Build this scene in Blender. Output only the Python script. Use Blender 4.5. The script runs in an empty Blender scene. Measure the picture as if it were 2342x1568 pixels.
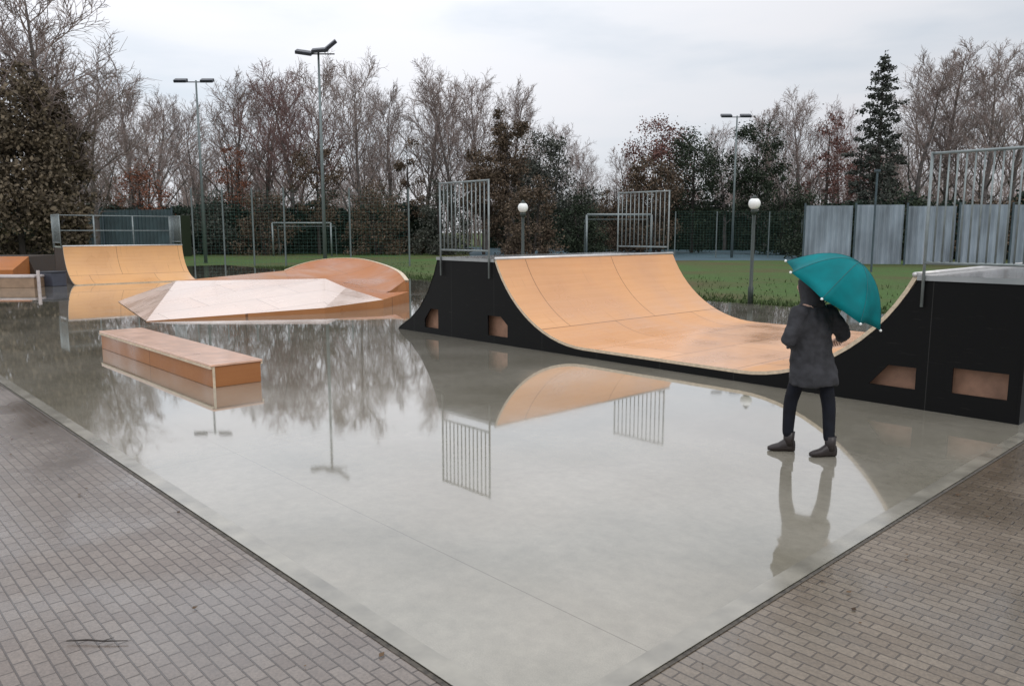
import bpy, bmesh, math, random
from mathutils import Vector, Matrix, noise
R = math.radians
S = bpy.context.scene
C = S.collection

# ------------------------------------------------------------------ camera, sky, sun
H = 2.0
PITCH = math.atan(254 / 1789.0)
cd = bpy.data.cameras.new("camera"); cam = bpy.data.objects.new("camera", cd); C.objects.link(cam)
cam.location = (0, 0, H); cam.rotation_euler = (R(90) - PITCH, 0, 0)
cd.sensor_width = 36; cd.lens = 1789 / 2342 * 36; cd.clip_end = 3000; cd.clip_start = 0.05
S.camera = cam

SUN_EL, SUN_AZ = R(42), R(150)          # behind the camera, to the right
w = bpy.data.worlds.new("World"); S.world = w; w.use_nodes = True
nt = w.node_tree; nt.nodes.clear()
N = nt.nodes.new; LK = nt.links.new
wout = N('ShaderNodeOutputWorld'); bg = N('ShaderNodeBackground'); LK(bg.outputs[0], wout.inputs[0])
sky = N('ShaderNodeTexSky'); sky.sky_type = 'NISHITA'; sky.sun_disc = False
sky.sun_elevation = SUN_EL; sky.sun_rotation = SUN_AZ
skm = N('ShaderNodeMixRGB'); skm.blend_type = 'MULTIPLY'; skm.inputs[0].default_value = 1
skm.inputs[2].default_value = (.10, .10, .10, 1); LK(sky.outputs[0], skm.inputs[1])
tc = N('ShaderNodeTexCoord'); sep = N('ShaderNodeSeparateXYZ'); LK(tc.outputs['Generated'], sep.inputs[0])
# overcast cloud layer: brighter towards the zenith
grad = N('ShaderNodeMapRange'); grad.inputs[1].default_value = 0; grad.inputs[2].default_value = 1
grad.inputs[3].default_value = .80; grad.inputs[4].default_value = 1.65; LK(sep.outputs[2], grad.inputs[0])
mp = N('ShaderNodeMapping'); mp.inputs['Location'].default_value = (3.3, 1.7, .4); mp.inputs['Scale'].default_value = (1.1, 1.1, 4.5); LK(tc.outputs['Generated'], mp.inputs[0])
cn = N('ShaderNodeTexNoise'); cn.inputs['Scale'].default_value = 2.6; cn.inputs['Detail'].default_value = 5
cn.inputs['Roughness'].default_value = .5; LK(mp.outputs[0], cn.inputs[0])
cr = N('ShaderNodeValToRGB'); LK(cn.outputs[0], cr.inputs[0])
cr.color_ramp.elements[0].position = .34; cr.color_ramp.elements[0].color = (.90, .95, 1.02, 1)
cr.color_ramp.elements[1].position = .60; cr.color_ramp.elements[1].color = (1.0, 1.01, 1.06, 1)
cm = N('ShaderNodeMixRGB'); cm.blend_type = 'MULTIPLY'; cm.inputs[0].default_value = 1
LK(cr.outputs[0], cm.inputs[1])
side = N('ShaderNodeMapRange'); side.inputs[1].default_value = -.1; side.inputs[2].default_value = .55   # thicker cloud to the right
side.inputs[3].default_value = 1.02; side.inputs[4].default_value = .78; LK(sep.outputs[0], side.inputs[0])
sg = N('ShaderNodeMath'); sg.operation = 'MULTIPLY'; LK(side.outputs[0], sg.inputs[0]); LK(grad.outputs[0], sg.inputs[1]); LK(sg.outputs[0], cm.inputs[2])
cover = N('ShaderNodeValToRGB'); LK(cn.outputs[0], cover.inputs[0])
cover.color_ramp.elements[0].position = .22; cover.color_ramp.elements[0].color = (.72, .72, .72, 1)
cover.color_ramp.elements[1].position = .5; cover.color_ramp.elements[1].color = (.97, .97, .97, 1)
mx = N('ShaderNodeMixRGB'); LK(cover.outputs[0], mx.inputs[0]); LK(skm.outputs[0], mx.inputs[1]); LK(cm.outputs[0], mx.inputs[2])
LK(mx.outputs[0], bg.inputs[0]); bg.inputs[1].default_value = 1.0

sd = bpy.data.lights.new("sun", 'SUN'); sun = bpy.data.objects.new("sun", sd); C.objects.link(sun)
sd.energy = .6; sd.angle = R(18); sd.color = (1, .97, .92)
sun.rotation_euler = (R(90) - SUN_EL, 0, R(180) - SUN_AZ)
S.view_settings.view_transform = 'Standard'; S.view_settings.look = 'None'
S.view_settings.exposure = 0; S.view_settings.gamma = 1
try: S.view_settings.use_curve_mapping = False
except Exception: pass

# ------------------------------------------------------------------ frames
TH = R(47); OX, OY = -2.36, 15.45           # ramps and slab share one frame, turned 47 degrees
CT, ST = math.cos(TH), math.sin(TH)
def W(a, b, z=0): return Vector((OX + a * CT + b * ST, OY - a * ST + b * CT, z))
def ray(x, y):
    X = (x - 1171) / 1789; Y = -(y - 784) / 1789
    return X, math.cos(PITCH) + Y * math.sin(PITCH), -math.sin(PITCH) + Y * math.cos(PITCH)
def at(x, y, D):                              # the point seen at x, y, D metres ahead
    r = ray(x, y); t = D / r[1]; return Vector((r[0] * t, D, H + r[2] * t))

# ------------------------------------------------------------------ materials
def lin(c): return tuple(((v / 255) / 12.92 if v / 255 <= .04045 else ((v / 255 + .055) / 1.055) ** 2.4) for v in c) + (1,)
def newmat(name):
    m = bpy.data.materials.new(name); m.use_nodes = True
    t = m.node_tree; b = t.nodes['Principled BSDF']; return m, t, b
def simple(name, col, rough=.5, metal=0, var=.15, scale=6, spec=.5, bump=0, coat=0, stretch=(1, 1, 1)):
    m, t, b = newmat(name)
    co = t.nodes.new('ShaderNodeTexCoord'); mpn = t.nodes.new('ShaderNodeMapping'); mpn.inputs['Scale'].default_value = stretch
    n = t.nodes.new('ShaderNodeTexNoise'); n.inputs['Scale'].default_value = scale; n.inputs['Detail'].default_value = 6
    t.links.new(co.outputs['Object'], mpn.inputs[0]); t.links.new(mpn.outputs[0], n.inputs[0])
    r = t.nodes.new('ShaderNodeValToRGB'); t.links.new(n.outputs[0], r.inputs[0])
    r.color_ramp.elements[0].position = .3; r.color_ramp.elements[1].position = .7
    r.color_ramp.elements[0].color = tuple(v * (1 - var) for v in col[:3]) + (1,)
    r.color_ramp.elements[1].color = tuple(min(1, v * (1 + var)) for v in col[:3]) + (1,)
    t.links.new(r.outputs[0], b.inputs['Base Color'])
    mr = t.nodes.new('ShaderNodeMapRange'); mr.inputs[3].default_value = rough * .75; mr.inputs[4].default_value = min(1, rough * 1.3)
    t.links.new(n.outputs[0], mr.inputs[0]); t.links.new(mr.outputs[0], b.inputs['Roughness'])
    b.inputs['Metallic'].default_value = metal; b.inputs['Specular IOR Level'].default_value = spec
    b.inputs['Coat Weight'].default_value = coat; b.inputs['Coat Roughness'].default_value = .12
    if bump:
        bp = t.nodes.new('ShaderNodeBump'); bp.inputs['Strength'].default_value = bump; bp.inputs['Distance'].default_value = .02
        t.links.new(n.outputs[0], bp.inputs['Height']); t.links.new(bp.outputs[0], b.inputs['Normal'])
    return m

def plywood(name, c1, c2, seam=.8, wet=.5, rough=.3, sx=2.44, sy=1.22):
    m, t, b = newmat(name); n_ = t.nodes.new; l = t.links.new
    co = n_('ShaderNodeTexCoord'); sp = n_('ShaderNodeSeparateXYZ'); l(co.outputs['Object'], sp.inputs[0])
    cb = n_('ShaderNodeCombineXYZ'); l(sp.outputs[1], cb.inputs[0]); l(sp.outputs[0], cb.inputs[1])   # sheets run along the width
    br = n_('ShaderNodeTexBrick'); l(cb.outputs[0], br.inputs[0]); br.inputs['Scale'].default_value = 1
    br.inputs['Brick Width'].default_value = sx; br.inputs['Row Height'].default_value = sy
    br.inputs['Mortar Size'].default_value = .010; br.inputs['Mortar Smooth'].default_value = .3
    br.inputs['Color1'].default_value = (0, 0, 0, 1); br.inputs['Color2'].default_value = (1, 1, 1, 1); br.inputs['Mortar'].default_value = (.5, .5, .5, 1)
    mpn = n_('ShaderNodeMapping'); mpn.inputs['Scale'].default_value = (9, .45, 9); l(co.outputs['Object'], mpn.inputs[0])
    g = n_('ShaderNodeTexNoise'); g.inputs['Scale'].default_value = 2; g.inputs['Detail'].default_value = 8; g.inputs['Roughness'].default_value = .6
    l(mpn.outputs[0], g.inputs[0])
    bl = n_('ShaderNodeTexNoise'); bl.inputs['Scale'].default_value = .9; bl.inputs['Detail'].default_value = 4; l(co.outputs['Object'], bl.inputs[0])
    mA = n_('ShaderNodeMixRGB'); mA.inputs[1].default_value = c1 + (1,); mA.inputs[2].default_value = c2 + (1,)
    ad = n_('ShaderNodeMath'); ad.operation = 'MULTIPLY_ADD'; l(br.outputs[0], ad.inputs[0]); ad.inputs[1].default_value = .45
    l(g.outputs[0], ad.inputs[2])
    ad2 = n_('ShaderNodeMath'); ad2.operation = 'SUBTRACT'; l(ad.outputs[0], ad2.inputs[0]); ad2.inputs[1].default_value = .18; ad2.use_clamp = True
    l(ad2.outputs[0], mA.inputs[0])
    st = n_('ShaderNodeMixRGB'); st.blend_type = 'MULTIPLY'; l(mA.outputs[0], st.inputs[1])
    rs = n_('ShaderNodeValToRGB'); l(bl.outputs[0], rs.inputs[0]); rs.color_ramp.elements[0].position = .35; rs.color_ramp.elements[1].position = .62
    rs.color_ramp.elements[0].color = (.86, .82, .78, 1); rs.color_ramp.elements[1].color = (1, 1, 1, 1)
    st.inputs[0].default_value = .8; l(rs.outputs[0], st.inputs[2])
    sm = n_('ShaderNodeMixRGB'); sm.blend_type = 'MULTIPLY'; l(st.outputs[0], sm.inputs[1]); sm.inputs[2].default_value = (.3, .25, .2, 1)
    sf = n_('ShaderNodeMath'); sf.operation = 'MULTIPLY'; l(br.outputs['Fac'], sf.inputs[0]); sf.inputs[1].default_value = seam; l(sf.outputs[0], sm.inputs[0])
    # wheel marks run along the direction of travel
    wmp = n_('ShaderNodeMapping'); wmp.inputs['Scale'].default_value = (.35, 7, .35); l(co.outputs['Object'], wmp.inputs[0])
    wn = n_('ShaderNodeTexNoise'); wn.inputs['Scale'].default_value = 2.2; wn.inputs['Detail'].default_value = 7; wn.inputs['Roughness'].default_value = .7; l(wmp.outputs[0], wn.inputs[0])
    wr_ = n_('ShaderNodeValToRGB'); l(wn.outputs[0], wr_.inputs[0]); wr_.color_ramp.elements[0].position = .60; wr_.color_ramp.elements[0].color = (1, 1, 1, 1)
    wr_.color_ramp.elements[1].position = .74; wr_.color_ramp.elements[1].color = (.62, .58, .55, 1)
    wk = n_('ShaderNodeMixRGB'); wk.blend_type = 'MULTIPLY'; wk.inputs[0].default_value = .8; l(sm.outputs[0], wk.inputs[1]); l(wr_.outputs[0], wk.inputs[2])
    l(wk.outputs[0], b.inputs['Base Color'])
    mr = n_('ShaderNodeMapRange'); l(bl.outputs[0], mr.inputs[0]); mr.inputs[1].default_value = .35; mr.inputs[2].default_value = .65
    mr.inputs[3].default_value = rough * .5; mr.inputs[4].default_value = rough * 1.5; l(mr.outputs[0], b.inputs['Roughness'])
    b.inputs['Coat Weight'].default_value = wet; b.inputs['Coat Roughness'].default_value = .12
    bp = n_('ShaderNodeBump'); bp.inputs['Strength'].default_value = .12; bp.inputs['Distance'].default_value = .004
    l(g.outputs[0], bp.inputs['Height']); l(bp.outputs[0], b.inputs['Normal'])
    return m

M = {}
M['ply'] = plywood('ramp_plywood', (.60, .29, .115), (.69, .38, .185), wet=.15, rough=.5)
M['ply_left'] = plywood('ramp_plywood_golden', (.62, .32, .12), (.70, .40, .18), wet=.15, rough=.5)
M['ply_wet'] = plywood('wet_plywood', (.58, .40, .29), (.68, .50, .38), wet=1, rough=.16)
M['ply_damp'] = plywood('damp_plywood', (.66, .335, .155), (.75, .43, .24), wet=.35, rough=.35)
M['ply_bank'] = plywood('sky_sheen_wet_plywood', (.70, .50, .40), (.78, .62, .53), wet=.45, rough=.25)  # sky sheen on the wet bank is put into the pale base colour
M['ply_orange'] = plywood('orange_plywood', (.36, .105, .022), (.44, .17, .04), wet=.15, rough=.5)  # deeper orange than the ramp plywood
M['ply_brown'] = plywood('brown_box_plywood', (.34, .125, .038), (.42, .18, .06), wet=.12, rough=.5, sx=9, sy=2.44)
M['ply_edge'] = simple('pale_plywood_edge', (.62, .50, .36), .5, var=.2, scale=18)
M['ply_top'] = simple('pale_ply_top', (.66, .40, .28), .3, var=.15, scale=4, coat=.5)  # box top, paler than the brown sides
M['black'] = simple('black_ply_panel', (.0045, .0045, .0045), .6, var=.4, scale=3, spec=.12)
def panel_black():
    m, t, b = newmat('black_coated_panel'); n_ = t.nodes.new; l = t.links.new
    co = n_('ShaderNodeTexCoord'); mpn = n_('ShaderNodeMapping'); mpn.inputs['Scale'].default_value = (1.5, 1, 12); mpn.inputs['Rotation'].default_value = (0, .5, 0)
    l(co.outputs['Object'], mpn.inputs[0]); n1 = n_('ShaderNodeTexNoise'); n1.inputs['Scale'].default_value = 2.2; n1.inputs['Detail'].default_value = 9; n1.inputs['Roughness'].default_value = .7
    l(mpn.outputs[0], n1.inputs[0]); r = n_('ShaderNodeValToRGB'); l(n1.outputs[0], r.inputs[0]); e = r.color_ramp.elements
    e[0].position = .60; e[0].color = (.0045, .0045, .0045, 1); e[1].position = .78; e[1].color = (.035, .033, .03, 1)
    sp = n_('ShaderNodeSeparateXYZ'); l(co.outputs['Object'], sp.inputs[0]); cb = n_('ShaderNodeCombineXYZ'); l(sp.outputs[0], cb.inputs[0]); l(sp.outputs[2], cb.inputs[1])
    br = n_('ShaderNodeTexBrick'); l(cb.outputs[0], br.inputs[0]); br.offset = 0; br.inputs['Scale'].default_value = 1; br.inputs['Brick Width'].default_value = 1.22; br.inputs['Row Height'].default_value = 6
    br.inputs['Mortar Size'].default_value = .004
    mm = n_('ShaderNodeMixRGB'); l(br.outputs['Fac'], mm.inputs[0]); l(r.outputs[0], mm.inputs[1]); mm.inputs[2].default_value = (.03, .03, .028, 1); l(mm.outputs[0], b.inputs['Base Color'])
    # mud splashed along the foot
    b.inputs['Roughness'].default_value = .5; b.inputs['Specular IOR Level'].default_value = .16
    return m
M['black'] = panel_black()
M['dark_inside'] = simple('dark_framing', (.03, .018, .01), .7, var=.4)
M['wood_inside'] = simple('bare_wood_framing', (.36, .20, .13), .6, var=.3, scale=5)
M['deck'] = simple('wet_grey_deck', (.30, .31, .31), .18, var=.15, scale=2, coat=.9)
M['steel'] = simple('galvanised_steel', (.22, .25, .25), .45, metal=.4, var=.2, scale=9)
M['coping'] = simple('steel_coping', (.62, .60, .58), .3, metal=.6, var=.1)
M['white'] = simple('white_paint', (.75, .75, .72), .4, var=.05)
M['opal'] = simple('opal_globe', (.86, .87, .84), .25, var=.03)
M['darkmetal'] = simple('dark_green_metal', (.018, .028, .022), .4, var=.3)
M['greymetal'] = simple('grey_pole_metal', (.15, .18, .18), .45, metal=.3, var=.1)
M['lampbody'] = simple('dark_lamp_housing', (.03, .034, .045), .4, var=.2)
M['fence_blue'] = simple('blue_grey_fence_panel', (.24, .28, .325), .6, var=.35, scale=1.2, stretch=(1, 1, .3))
M['fence_post'] = simple('fence_post', (.05, .075, .09), .5, var=.2)
M['fence_teal'] = simple('teal_grey_hoarding', (.045, .075, .085), .5, var=.3, scale=.8)
M['mesh_green'] = simple('green_mesh_wire', (.05, .12, .10), .5, var=.2)
M['bark'] = simple('bark', (.12, .105, .098), .9, var=.35, scale=3, bump=.5)
M['bark_dark'] = simple('dark_bark', (.04, .032, .027), .9, var=.35, scale=3)
M['twig'] = simple('bare_twigs', (.26, .205, .185), .9, var=.25, scale=1)
M['twig_red'] = simple('reddish_twigs', (.20, .12, .11), .9, var=.3, scale=1)

def leafmat(name, col, var=.5):
    m, t, b = newmat(name)
    g = t.nodes.new('ShaderNodeNewGeometry'); r = t.nodes.new('ShaderNodeValToRGB')
    t.links.new(g.outputs['Random Per Island'], r.inputs[0])
    e = r.color_ramp.elements; e[0].position = 0; e[1].position = 1
    e[0].color = tuple(v * (1 - var) for v in col) + (1,); e[1].color = tuple(v * (1 + var) for v in col) + (1,)
    x = r.color_ramp.elements.new(.85); x.color = tuple(v * (1 + var * .4) for v in col) + (1,)
    t.links.new(r.outputs[0], b.inputs['Base Color']); b.inputs['Roughness'].default_value = .7
    b.inputs['Specular IOR Level'].default_value = .25
    return m
M['leaf_green'] = leafmat('dark_green_leaves', (.028, .040, .022))
M['leaf_hedge'] = leafmat('hedge_leaves', (.022, .038, .026))
M['leaf_brown'] = leafmat('brown_leaves', (.110, .078, .052))
M['leaf_ivy'] = leafmat('brown_green_ivy', (.145, .115, .078), .65)
M['leaf_red'] = leafmat('reddish_leaves', (.165, .080, .066))
M['leaf_orange'] = leafmat('rust_orange_leaves', (.20, .080, .045))
M['leaf_conifer'] = leafmat('conifer_needles', (.065, .072, .060), .6)
M['leaf_grey'] = leafmat('grey_green_leaves', (.07, .075, .06), .5)

def concrete():
    m, t, b = newmat('wet_smooth_concrete'); n_ = t.nodes.new; l = t.links.new
    co = n_('ShaderNodeTexCoord')
    n1 = n_('ShaderNodeTexNoise'); n1.inputs['Scale'].default_value = .55; n1.inputs['Detail'].default_value = 6; n1.inputs['Roughness'].default_value = .55
    n2 = n_('ShaderNodeTexNoise'); n2.inputs['Scale'].default_value = 9; n2.inputs['Detail'].default_value = 8; n2.inputs['Roughness'].default_value = .7
    n3 = n_('ShaderNodeTexNoise'); n3.inputs['Scale'].default_value = 160; n3.inputs['Detail'].default_value = 3
    for n in (n1, n2, n3): l(co.outputs['Object'], n.inputs[0])
    r = n_('ShaderNodeValToRGB'); l(n1.outputs[0], r.inputs[0]); r.color_ramp.elements[0].position = .35; r.color_ramp.elements[1].position = .66
    r.color_ramp.elements[0].color = (.215, .196, .152, 1); r.color_ramp.elements[1].color = (.295, .272, .222, 1)
    o = n_('ShaderNodeMixRGB'); o.blend_type = 'OVERLAY'; o.inputs[0].default_value = .3; l(r.outputs[0], o.inputs[1]); l(n2.outputs[0], o.inputs[2])
    o2 = n_('ShaderNodeMixRGB'); o2.blend_type = 'OVERLAY'; o2.inputs[0].default_value = .3; l(o.outputs[0], o2.inputs[1]); l(n3.outputs[0], o2.inputs[2])
    # saw-cut joints of the bays
    sp = n_('ShaderNodeSeparateXYZ'); l(co.outputs['Object'], sp.inputs[0])
    br = n_('ShaderNodeTexBrick'); br.offset = 0; l(co.outputs['Object'], br.inputs[0]); br.inputs['Scale'].default_value = 1
    br.inputs['Brick Width'].default_value = 6.1; br.inputs['Row Height'].default_value = 5.93; br.inputs['Mortar Size'].default_value = .004
    br.inputs['Mortar Smooth'].default_value = .2
    jm = n_('ShaderNodeMixRGB'); jm.blend_type = 'MULTIPLY'; l(br.outputs['Fac'], jm.inputs[0]); l(o2.outputs[0], jm.inputs[1]); jm.inputs[2].default_value = (.6, .58, .55, 1)
    l(jm.outputs[0], b.inputs['Base Color'])
    rr = n_('ShaderNodeMapRange'); l(n1.outputs[0], rr.inputs[0]); rr.inputs[1].default_value = .42; rr.inputs[2].default_value = .72
    rr.inputs[3].default_value = .015; rr.inputs[4].default_value = .15; l(rr.outputs[0], b.inputs['Roughness'])
    b.inputs['IOR'].default_value = 1.5
    b.inputs['Coat Weight'].default_value = 1; b.inputs['Coat Roughness'].default_value = .02; b.inputs['Coat IOR'].default_value = 1.36
    bp = n_('ShaderNodeBump'); bp.inputs['Strength'].default_value = .04; bp.inputs['Distance'].default_value = .0025
    l(n2.outputs[0], bp.inputs['Height']); l(bp.outputs[0], b.inputs['Coat Normal']); l(bp.outputs[0], b.inputs['Normal'])
    return m

def paving(name, ca, cb_, cm_):
    m, t, b = newmat(name); n_ = t.nodes.new; l = t.links.new
    co = n_('ShaderNodeTexCoord')
    wn = n_('ShaderNodeTexNoise'); wn.inputs['Scale'].default_value = 1.5; l(co.outputs['Object'], wn.inputs[0])
    wm = n_('ShaderNodeVectorMath'); wm.operation = 'MULTIPLY_ADD'; l(wn.outputs[1], wm.inputs[0]); wm.inputs[1].default_value = (.012, .012, 0); l(co.outputs['Object'], wm.inputs[2])
    br = n_('ShaderNodeTexBrick'); l(wm.outputs[0], br.inputs[0]); br.inputs['Scale'].default_value = 1
    br.inputs['Brick Width'].default_value = .14; br.inputs['Row Height'].default_value = .07
    br.inputs['Mortar Size'].default_value = .0055; br.inputs['Mortar Smooth'].default_value = .5; br.inputs['Bias'].default_value = 0
    br.inputs['Color1'].default_value = ca + (1,); br.inputs['Color2'].default_value = cb_ + (1,); br.inputs['Mortar'].default_value = cm_ + (1,)
    n1 = n_('ShaderNodeTexNoise'); n1.inputs['Scale'].default_value = .7; n1.inputs['Detail'].default_value = 6; l(co.outputs['Object'], n1.inputs[0])
    n2 = n_('ShaderNodeTexNoise'); n2.inputs['Scale'].default_value = 70; n2.inputs['Detail'].default_value = 5; l(co.outputs['Object'], n2.inputs[0])
    o = n_('ShaderNodeMixRGB'); o.blend_type = 'OVERLAY'; o.inputs[0].default_value = .5; l(br.outputs[0], o.inputs[1]); l(n2.outputs[0], o.inputs[2])
    o2 = n_('ShaderNodeMixRGB'); o2.blend_type = 'OVERLAY'; o2.inputs[0].default_value = .45; l(o.outputs[0], o2.inputs[1]); l(n1.outputs[0], o2.inputs[2])
    l(o2.outputs[0], b.inputs['Base Color'])
    rr = n_('ShaderNodeMapRange'); l(n1.outputs[0], rr.inputs[0]); rr.inputs[1].default_value = .38; rr.inputs[2].default_value = .62
    rr.inputs[3].default_value = .14; rr.inputs[4].default_value = .42; l(rr.outputs[0], b.inputs['Roughness'])
    cw = n_('ShaderNodeMapRange'); l(n1.outputs[0], cw.inputs[0]); cw.inputs[1].default_value = .40; cw.inputs[2].default_value = .55
    cw.inputs[3].default_value = .75; cw.inputs[4].default_value = .12; l(cw.outputs[0], b.inputs['Coat Weight']); b.inputs['Coat Roughness'].default_value = .08
    b.inputs['Coat IOR'].default_value = 1.33
    hm = n_('ShaderNodeMath'); hm.operation = 'MULTIPLY_ADD'; l(br.outputs['Fac'], hm.inputs[0]); hm.inputs[1].default_value = -1; 
    h2 = n_('ShaderNodeMath'); h2.operation = 'MULTIPLY'; l(n2.outputs[0], h2.inputs[0]); h2.inputs[1].default_value = .35; l(h2.outputs[0], hm.inputs[2])
    bp = n_('ShaderNodeBump'); bp.inputs['Strength'].default_value = .55; bp.inputs['Distance'].default_value = .006
    l(hm.outputs[0], bp.inputs['Height']); l(bp.outputs[0], b.inputs['Normal'])
    bp2 = n_('ShaderNodeBump'); bp2.inputs['Strength'].default_value = .12; bp2.inputs['Distance'].default_value = .006
    l(hm.outputs[0], bp2.inputs['Height']); l(bp2.outputs[0], b.inputs['Coat Normal'])
    return m
M['concrete'] = concrete()
M['pave'] = paving('grey_block_paving', (.138, .110, .092), (.182, .150, .126), (.066, .053, .045))
M['pave_brown'] = paving('brown_block_paving', (.135, .104, .074), (.178, .142, .105), (.064, .05, .038))
def grassmat():
    m, t, b = newmat('wet_grass'); n_ = t.nodes.new; l = t.links.new
    co = n_('ShaderNodeTexCoord'); n1 = n_('ShaderNodeTexNoise'); n1.inputs['Scale'].default_value = .12; n1.inputs['Detail'].default_value = 10; n1.inputs['Roughness'].default_value = .65
    n2 = n_('ShaderNodeTexNoise'); n2.inputs['Scale'].default_value = 14; n2.inputs['Detail'].default_value = 6
    l(co.outputs['Object'], n1.inputs[0]); l(co.outputs['Object'], n2.inputs[0])
    r = n_('ShaderNodeValToRGB'); l(n1.outputs[0], r.inputs[0]); e = r.color_ramp.elements
    e[0].position = .38; e[0].color = (.085, .078, .034, 1); e[1].position = .56; e[1].color = (.062, .110, .030, 1)
    o = n_('ShaderNodeMixRGB'); o.blend_type = 'OVERLAY'; o.inputs[0].default_value = .7; l(r.outputs[0], o.inputs[1]); l(n2.outputs[0], o.inputs[2])
    l(o.outputs[0], b.inputs['Base Color']); b.inputs['Roughness'].default_value = .9; b.inputs['Specular IOR Level'].default_value = .15
    bp = n_('ShaderNodeBump'); bp.inputs['Strength'].default_value = .8; bp.inputs['Distance'].default_value = .05; l(n2.outputs[0], bp.inputs['Height']); l(bp.outputs[0], b.inputs['Normal'])
    return m
M['grass'] = grassmat()
M['court'] = simple('blue_grey_court', (.06, .10, .12), .7, var=.2, scale=.4, spec=.2)

# ------------------------------------------------------------------ mesh helpers
class MB:
    def __init__(s): s.v = []; s.f = []; s.m = []; s.mi = 0
    def add(s, vs, fs):
        o = len(s.v); s.v += [tuple(v) for v in vs]; s.f += [tuple(i + o for i in f) for f in fs]; s.m += [s.mi] * len(fs)
    def box(s, x0, x1, y0, y1, z0, z1):
        s.add([(x0, y0, z0), (x1, y0, z0), (x1, y1, z0), (x0, y1, z0), (x0, y0, z1), (x1, y0, z1), (x1, y1, z1), (x0, y1, z1)],
              [(0, 3, 2, 1), (4, 5, 6, 7), (0, 1, 5, 4), (1, 2, 6, 5), (2, 3, 7, 6), (3, 0, 4, 7)])
    def tube(s, path, rad, n=8, cap=True):
        path = [Vector(p) for p in path]
        if not hasattr(rad, '__len__'): rad = [rad] * len(path)
        rings = []; up = None
        for i, p in enumerate(path):
            d = (path[min(i + 1, len(path) - 1)] - path[max(i - 1, 0)])
            d = d.normalized() if d.length > 1e-9 else Vector((0, 0, 1))
            if up is None: up = d.orthogonal().normalized()
            u = (up - d * up.dot(d)); u = u.normalized() if u.length > 1e-6 else d.orthogonal().normalized()
            up = u; v = d.cross(u)
            rings.append([p + (u * math.cos(2 * math.pi * k / n) + v * math.sin(2 * math.pi * k / n)) * rad[i] for k in range(n)])
        s.loft(rings, cap)
    def loft(s, rings, cap=True, closed=True):
        n = len(rings[0]); vs = [p for r in rings for p in r]; fs = []
        for i in range(len(rings) - 1):
            for k in range(n if closed else n - 1):
                a, b_ = i * n + k, i * n + (k + 1) % n
                fs.append((a, b_, b_ + n, a + n))
        if cap and closed: fs.append(tuple(reversed(range(n)))); fs.append(tuple(range((len(rings) - 1) * n, len(rings) * n)))
        s.add(vs, fs)
    def prism(s, poly, y0, y1):                 # poly in x,z extruded along y
        n = len(poly); vs = [(x, y0, z) for x, z in poly] + [(x, y1, z) for x, z in poly]
        fs = [tuple(range(n)), tuple(reversed(range(n, 2 * n)))] + [(k, k + n, (k + 1) % n + n, (k + 1) % n) for k in range(n)]
        s.add(vs, fs)
    def sphere(s, c, r, nu=16, nv=10, sx=1, sy=1, sz=1):
        c = Vector(c); rings = []
        for j in range(1, nv):
            th = math.pi * j / nv
            rings.append([c + Vector((sx * r * math.sin(th) * math.cos(2 * math.pi * k / nu), sy * r * math.sin(th) * math.sin(2 * math.pi * k / nu), -sz * r * math.cos(th))) for k in range(nu)])
        s.loft(rings, True)
    def build(s, name, mats, parent=None, smooth=False):
        me = bpy.data.meshes.new(name); me.from_pydata(s.v, [], s.f); me.update()
        if not isinstance(mats, (list, tuple)): mats = [mats]
        for mm in mats: me.materials.append(mm)
        if len(mats) > 1: me.polygons.foreach_set('material_index', s.m)
        if smooth: me.polygons.foreach_set('use_smooth', [True] * len(me.polygons))
        o = bpy.data.objects.new(name, me); C.objects.link(o)
        if parent is not None: o.parent = parent
        return o
def bevel(o, wd=.01, seg=2):
    md = o.modifiers.new('bevel', 'BEVEL'); md.width = wd; md.segments = seg; md.limit_method = 'ANGLE'; return o
def tag(o, label=None, cat=None, group=None, kind=None):
    if label: o['label'] = label
    if cat: o['category'] = cat
    if group: o['group'] = group
    if kind: o['kind'] = kind
    return o
def thing(name, label, cat, loc=(0, 0, 0), rz=0, group=None):
    o = bpy.data.objects.new(name, None); C.objects.link(o); o.location = loc; o.rotation_euler = (0, 0, rz)
    o.empty_display_size = .3
    return tag(o, label, cat, group)
def copy_tree(o, parent=None):
    c = o.copy(); C.objects.link(c); c.parent = parent
    for ch in list(o.children): copy_tree(ch, c)
    return c

# ------------------------------------------------------------------ ground
def sheet(name, pts, z, mat, rz=0, loc=(0, 0, 0)):
    me = bpy.data.meshes.new(name); me.from_pydata([(x, y, z) for x, y in pts], [], [tuple(range(len(pts)))]); me.materials.append(mat)
    o = bpy.data.objects.new(name, me); C.objects.link(o); o.rotation_euler[2] = rz; o.location = loc
    return tag(o, kind='structure')
LOC = (OX, OY, 0)
sheet('ground', [(-900, -200), (900, -200), (900, 1500), (-900, 1500)], -.03, M['grass'])
sheet('paving', [(-34, -45), (10.9, -45), (10.9, -6.8), (-34, -6.8)], -.006, M['pave'], -TH, LOC)
sheet('path', [(10.9, -45), (60, -45), (60, 11), (10.9, 11)], -.006, M['pave_brown'], -TH, LOC)
sheet('concrete_slab', [(-34, -6.8), (10.9, -6.8), (10.9, 11), (-34, 11)], 0, M['concrete'], -TH, LOC)
sheet('kerb', [(-34, -6.828), (10.93, -6.828), (10.93, -6.802), (-34, -6.802)], -.0025, simple('dark_joint_grit', (.075, .065, .052), .8, var=.6, scale=25), -TH, LOC)
M['edging'] = simple('pale_dry_concrete_edging', (.25, .232, .19), .22, var=.3, scale=3.5, spec=.6, coat=.5)
sheet('edging_strip', [(-34, -6.8), (10.9, -6.8), (10.78, -6.68), (-34, -6.68)], .004, M['edging'], -TH, LOC)
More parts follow.
